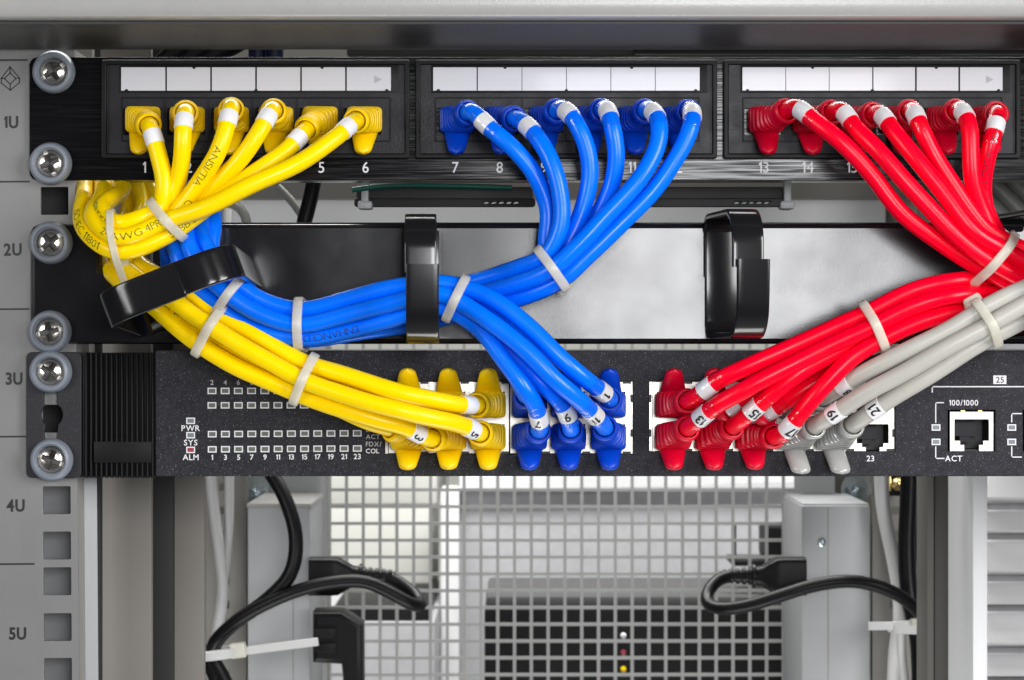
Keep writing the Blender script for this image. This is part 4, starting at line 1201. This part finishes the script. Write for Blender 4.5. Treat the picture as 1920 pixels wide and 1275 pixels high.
box('blue_corner', 1484, 996, 1503, 1040, -829, -778, M['blu_b'], rt, .001)
box('antenna', 1374, 984, 1381, 1062, -800, -792, M['dark_eq'], rt, .001)
box('router_foot', 1374, 1052, 1502, 1062, -830, -778, M['dark_eq'], rt, .001)

# power cords and plugs
def cord(name, label, pts, r, mat, group=None, step=.003, parent=None):
    pa = Path([P(*q) for q in pts], step)
    o = link(name, tube_mesh(name, pa, 0, pa.L, r, 14, step * 1.4), M[mat], parent, smooth=60)
    if parent is None: tag(o, label, 'cable', group)
    return o
def plug_body(parent, x, y, d, dirx, k=1.0):
    """straight IEC plug lying sideways: dirx = side the cord leaves to"""
    c = P(x, y, d); rings = []; n = 24
    prof = [(-.030, .013, .0105, 8), (-.014, .013, .0105, 8), (-.010, .0128, .0105, 7), (-.004, .0095, .0085, 5), (.0, .0072, .0072, 3), (.004, .0068, .0068, 2), (.0045, .0085, .0085, 2), (.0065, .0085, .0085, 2), (.007, .006, .006, 2)]
    for i in range(5):
        u = .009 + .0045 * i; q = .0062 - .0005 * i
        prof += [(u, q, q, 2), (u + .0004, q - .0012, q - .0012, 2), (u + .0016, q - .0012, q - .0012, 2), (u + .002, q, q, 2)]
    for (s_, ha, hb, ex) in prof:
        ring_ = []
        for j in range(n):
            a_, b_ = superpt(2 * math.pi * j / n + .01, ex)
            ring_.append(c + Vector((s_ * dirx * k, -b_ * hb * k, a_ * ha * k)))
        rings.append(ring_)
    return link('plug_body', loft_mesh('plug_body', rings), M['rubber'], parent, smooth=35)
t = thing('power_cable', 'black power cord whose ribbed plug faces away from the left power strip', 'cable', P(640, 1070, -430))
plug_body(t, 662, 1080, -428, 1, .76)
cord('cord', '', [(720, 1080, -428), (745, 1090, -427), (780, 1118, -420), (790, 1135, -412), (770, 1132, -404), (720, 1105, -400), (680, 1090, -398), (600, 1096, -396), (530, 1118, -396), (450, 1160, -400), (405, 1200, -405), (396, 1225, -408), (420, 1270, -408), (450, 1340, -405)], .0034, 'rubber', parent=t)
cord('power_cable', 'black power cord dropping from behind the switch and curving to the tie', [(470, 800, -420), (498, 870, -412), (535, 935, -405), (555, 1010, -400), (545, 1075, -398), (500, 1125, -400), (440, 1168, -404), (402, 1208, -410), (395, 1240, -414), (415, 1300, -414)], .0038, 'rubber')
t = thing('power_cable', 'black power cord looping under its ribbed plug at the right power strip', 'cable', P(1440, 1080, -430))
plug_body(t, 1428, 1080, -428, -1, .76)
cord('cord', '', [(1372, 1080, -428), (1352, 1084, -426), (1332, 1102, -420), (1325, 1128, -412), (1350, 1141, -402), (1400, 1136, -396), (1460, 1118, -392), (1530, 1097, -390), (1600, 1090, -390), (1660, 1104, -392), (1705, 1130, -398), (1728, 1156, -404), (1735, 1200, -408), (1730, 1320, -408)], .0034, 'rubber', parent=t)
# right-angled plug
t = thing('angled_plug', 'black right-angled plug under the ribbed plug on the left power strip', 'plug', P(625, 1200, -420))
pts = [(586, 1148), (640, 1148), (678, 1172), (679, 1290), (644, 1290), (640, 1246), (586, 1243)]
plate('plug_body', [pts], -405, 26, M['rubber'], t, 2.5)
box('plug_grip', 590, 1178, 630, 1196, -406, -403.5, M['ribbed'], t, .0008)
box('plug_grip', 590, 1206, 630, 1224, -406, -403.5, M['ribbed'], t, .0008)
cord('cord', '', [(661, 1285, -418), (662, 1330, -418), (655, 1420, -418)], .0045, 'rubber', parent=t)
# pale and black cables along the rear rails
cord('data_cable', 'pale grey cable hanging along the left rear rail', [(392, 300, -455), (395, 880, -452), (402, 960, -450), (412, 1040, -448), (418, 1110, -446), (408, 1180, -444), (400, 1230, -444), (396, 1400, -444)], .0030, 'pale_cable')
cord('data_cable', 'pale grey cable crossing over its neighbour on the left rear rail', [(428, 300, -458), (430, 880, -456), (428, 1000, -455), (420, 1080, -454), (412, 1150, -452), (402, 1220, -450), (398, 1400, -450)], .0026, 'pale_cable')
cord('data_cable', 'white cable with printed lettering beside the right power strip', [(1652, 300, -440), (1654, 930, -438), (1662, 985, -436), (1676, 1050, -434), (1686, 1110, -430), (1688, 1165, -425), (1680, 1215, -428), (1672, 1400, -430)], .0038, 'cable_w')
cord('data_cable', 'thin white cable leaving the tie downwards on the right', [(1690, 1180, -420), (1690, 1215, -424), (1698, 1300, -428), (1700, 1420, -428)], .0024, 'cable_w')
cord('power_cable', 'straight black cable running down the right rear rail', [(1704, 300, -425), (1704, 900, -424), (1700, 1040, -422), (1706, 1120, -420), (1722, 1200, -416), (1726, 1420, -414)], .0046, 'rubber')
cord('power_cable', 'second black cable beside the taupe post', [(1722, 300, -440), (1722, 940, -440), (1732, 1080, -438), (1738, 1200, -436), (1738, 1420, -436)], .0036, 'rubber')
box_o = thing('cable_bracket', 'small brass fitted bracket high on the right rear rail', 'bracket', P(1685, 920, -430))
box('bracket_plate', 1666, 880, 1700, 930, -460, -455, M['dark_eq'], box_o, .0005)
box('brass_pin', 1667, 893, 1671, 921, -456, -450, M['gold'], box_o, .0004)
p_ = P(1684, 908, -450); link('brass_screw', lathe('brass_screw', [(0, -.003), (.0022, -.0026), (.0034, -.001), (.0036, .002)], 18), M['gold'], box_o, loc=p_, smooth=40)
# rear nylon ties
def rear_tie(label, p0, p1, hx, d, loopx):
    t = thing('cable_tie', label, 'cable tie', P(*p0, d), 'nylon ties on the power cords')
    A, B = P(*p0, d), P(*p1, d); dv = (B - A); L = dv.length; ang = math.atan2(dv.z, dv.x)
    me = box_mesh('tail', (0, -.0008, -.0021), (L, .0008, .0021), .0005); me.transform(Matrix.Translation(A) @ Matrix.Rotation(-ang, 4, 'Y')); link('tail', me, M['pale_cable'], t, smooth=35)
    H = P(*hx, d); me = box_mesh('locking_head', (-.0040, -.004, -.0038), (.0040, .003, .0038), .001); me.transform(Matrix.Translation(H) @ Matrix.Rotation(-ang, 4, 'Y')); link('locking_head', me, M['tie'], t, smooth=35)
    # loop round the cords
    c = P(*loopx, d - 5); V, F = [], []; n = 32
    for i in range(n):
        a = 2 * math.pi * i / n
        for z_, rr in ((-.0021, 0), (.0021, 0), (.0021, .0012), (-.0021, .0012)):
            V.append(c + Vector(((.0125 + rr) * math.cos(a), (.0115 + rr) * math.sin(a), z_ + math.cos(a) * .0125 * math.tan(ang))))
    for i in range(n):
        for j in range(4): F.append((i * 4 + j, i * 4 + (j + 1) % 4, ((i + 1) % n) * 4 + (j + 1) % 4, ((i + 1) % n) * 4 + j))
    me = pyd('strap', V, F); fix(me); link('strap', me, M['pale_cable'], t, smooth=40)
rear_tie('white cable tie with a long tail on the left power cords', (382, 1230), (597, 1203), (447, 1219), -396, (408, 1225))
rear_tie('white cable tie with a long tail across the right power strip', (1752, 1172), (1628, 1174), (1722, 1174), -392, (1715, 1176))

# things in the gaps above and below the patch panel
bb = thing('rear_shelf', 'pale grey rear panel seen in the gap under the patch panel', 'panel', P(960, 400, -360))
box('shelf_face', 434, 374, 1660, 520, -380, -360, M['cab_w'], bb, .001)
box('shelf_face', 1664, 372, 2100, 520, -385, -368, M['frame_m'], bb, .001)
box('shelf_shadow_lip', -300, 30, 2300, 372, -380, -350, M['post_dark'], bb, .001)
cord('power_cable', 'flat black cord slanting down behind the cable manager', [(590, 330, -150), (584, 365, -150), (572, 410, -150), (560, 470, -150)], .0032, 'rubber')
cord('data_cable', 'grey cable bowing down behind the gap between the panels', [(420, 380, -300), (445, 385, -300), (460, 405, -300), (466, 440, -300), (466, 520, -300)], .0022, 'olive_cable')
cord('data_cable', 'thin grey cable leaning behind the black slanting cord', [(520, 350, -250), (545, 375, -250), (575, 420, -250), (600, 480, -250)], .0018, 'olive_cable')
cord('data_cable', 'thin green wire running along the rear cable bar', [(660, 356, -36), (720, 349, -36), (860, 349, -36), (960, 352, -36)], .0010, 'green')
for k in range(5):
    cord('data_cable', ('first', 'second', 'third', 'fourth', 'fifth')[k] + ' grey-green cable from the pale rear panel, behind the red fan', [(1690 + 42 * k, 300, -110), (1740 + 42 * k, 350, -110), (1800 + 42 * k, 410, -110), (1870 + 42 * k, 480, -110)], .0034, 'olive_cable', 'cables behind the red fan')
bk = thing('rear_channel', 'black channel behind the top edge of the patch panel', 'channel', P(1280, 100, -40))
box('channel_body', 650, 70, 2300, 104, -120, -40, M['frame_d'], bk, .001)
box('channel_lip', 1190, 86, 2300, 100, -40, -34, M['ribbed'], bk, .0005)
for k in range(3):
    cord('data_cable', ('first', 'second', 'third', 'fourth', 'fifth')[k] + ' black cable from the numbered rail in the gap under the top beam', [(290 + 40 * k, 200, -70), (310 + 40 * k, 110, -70), (345 + 40 * k, 90, -70), (380 + 40 * k, 70, -70)], .0040, 'rubber', 'cables above the patch panel')
for k in range(2):
    cord('data_cable', ('dark blue cable under the top beam, next to the slanting black cables', 'dark blue cable under the top beam, next to the black channel')[k], [(478 + 33 * k, 200, -90), (482 + 33 * k, 100, -90), (484 + 33 * k, 60, -90)], .0034, 'navy', 'blue cables above the patch panel')
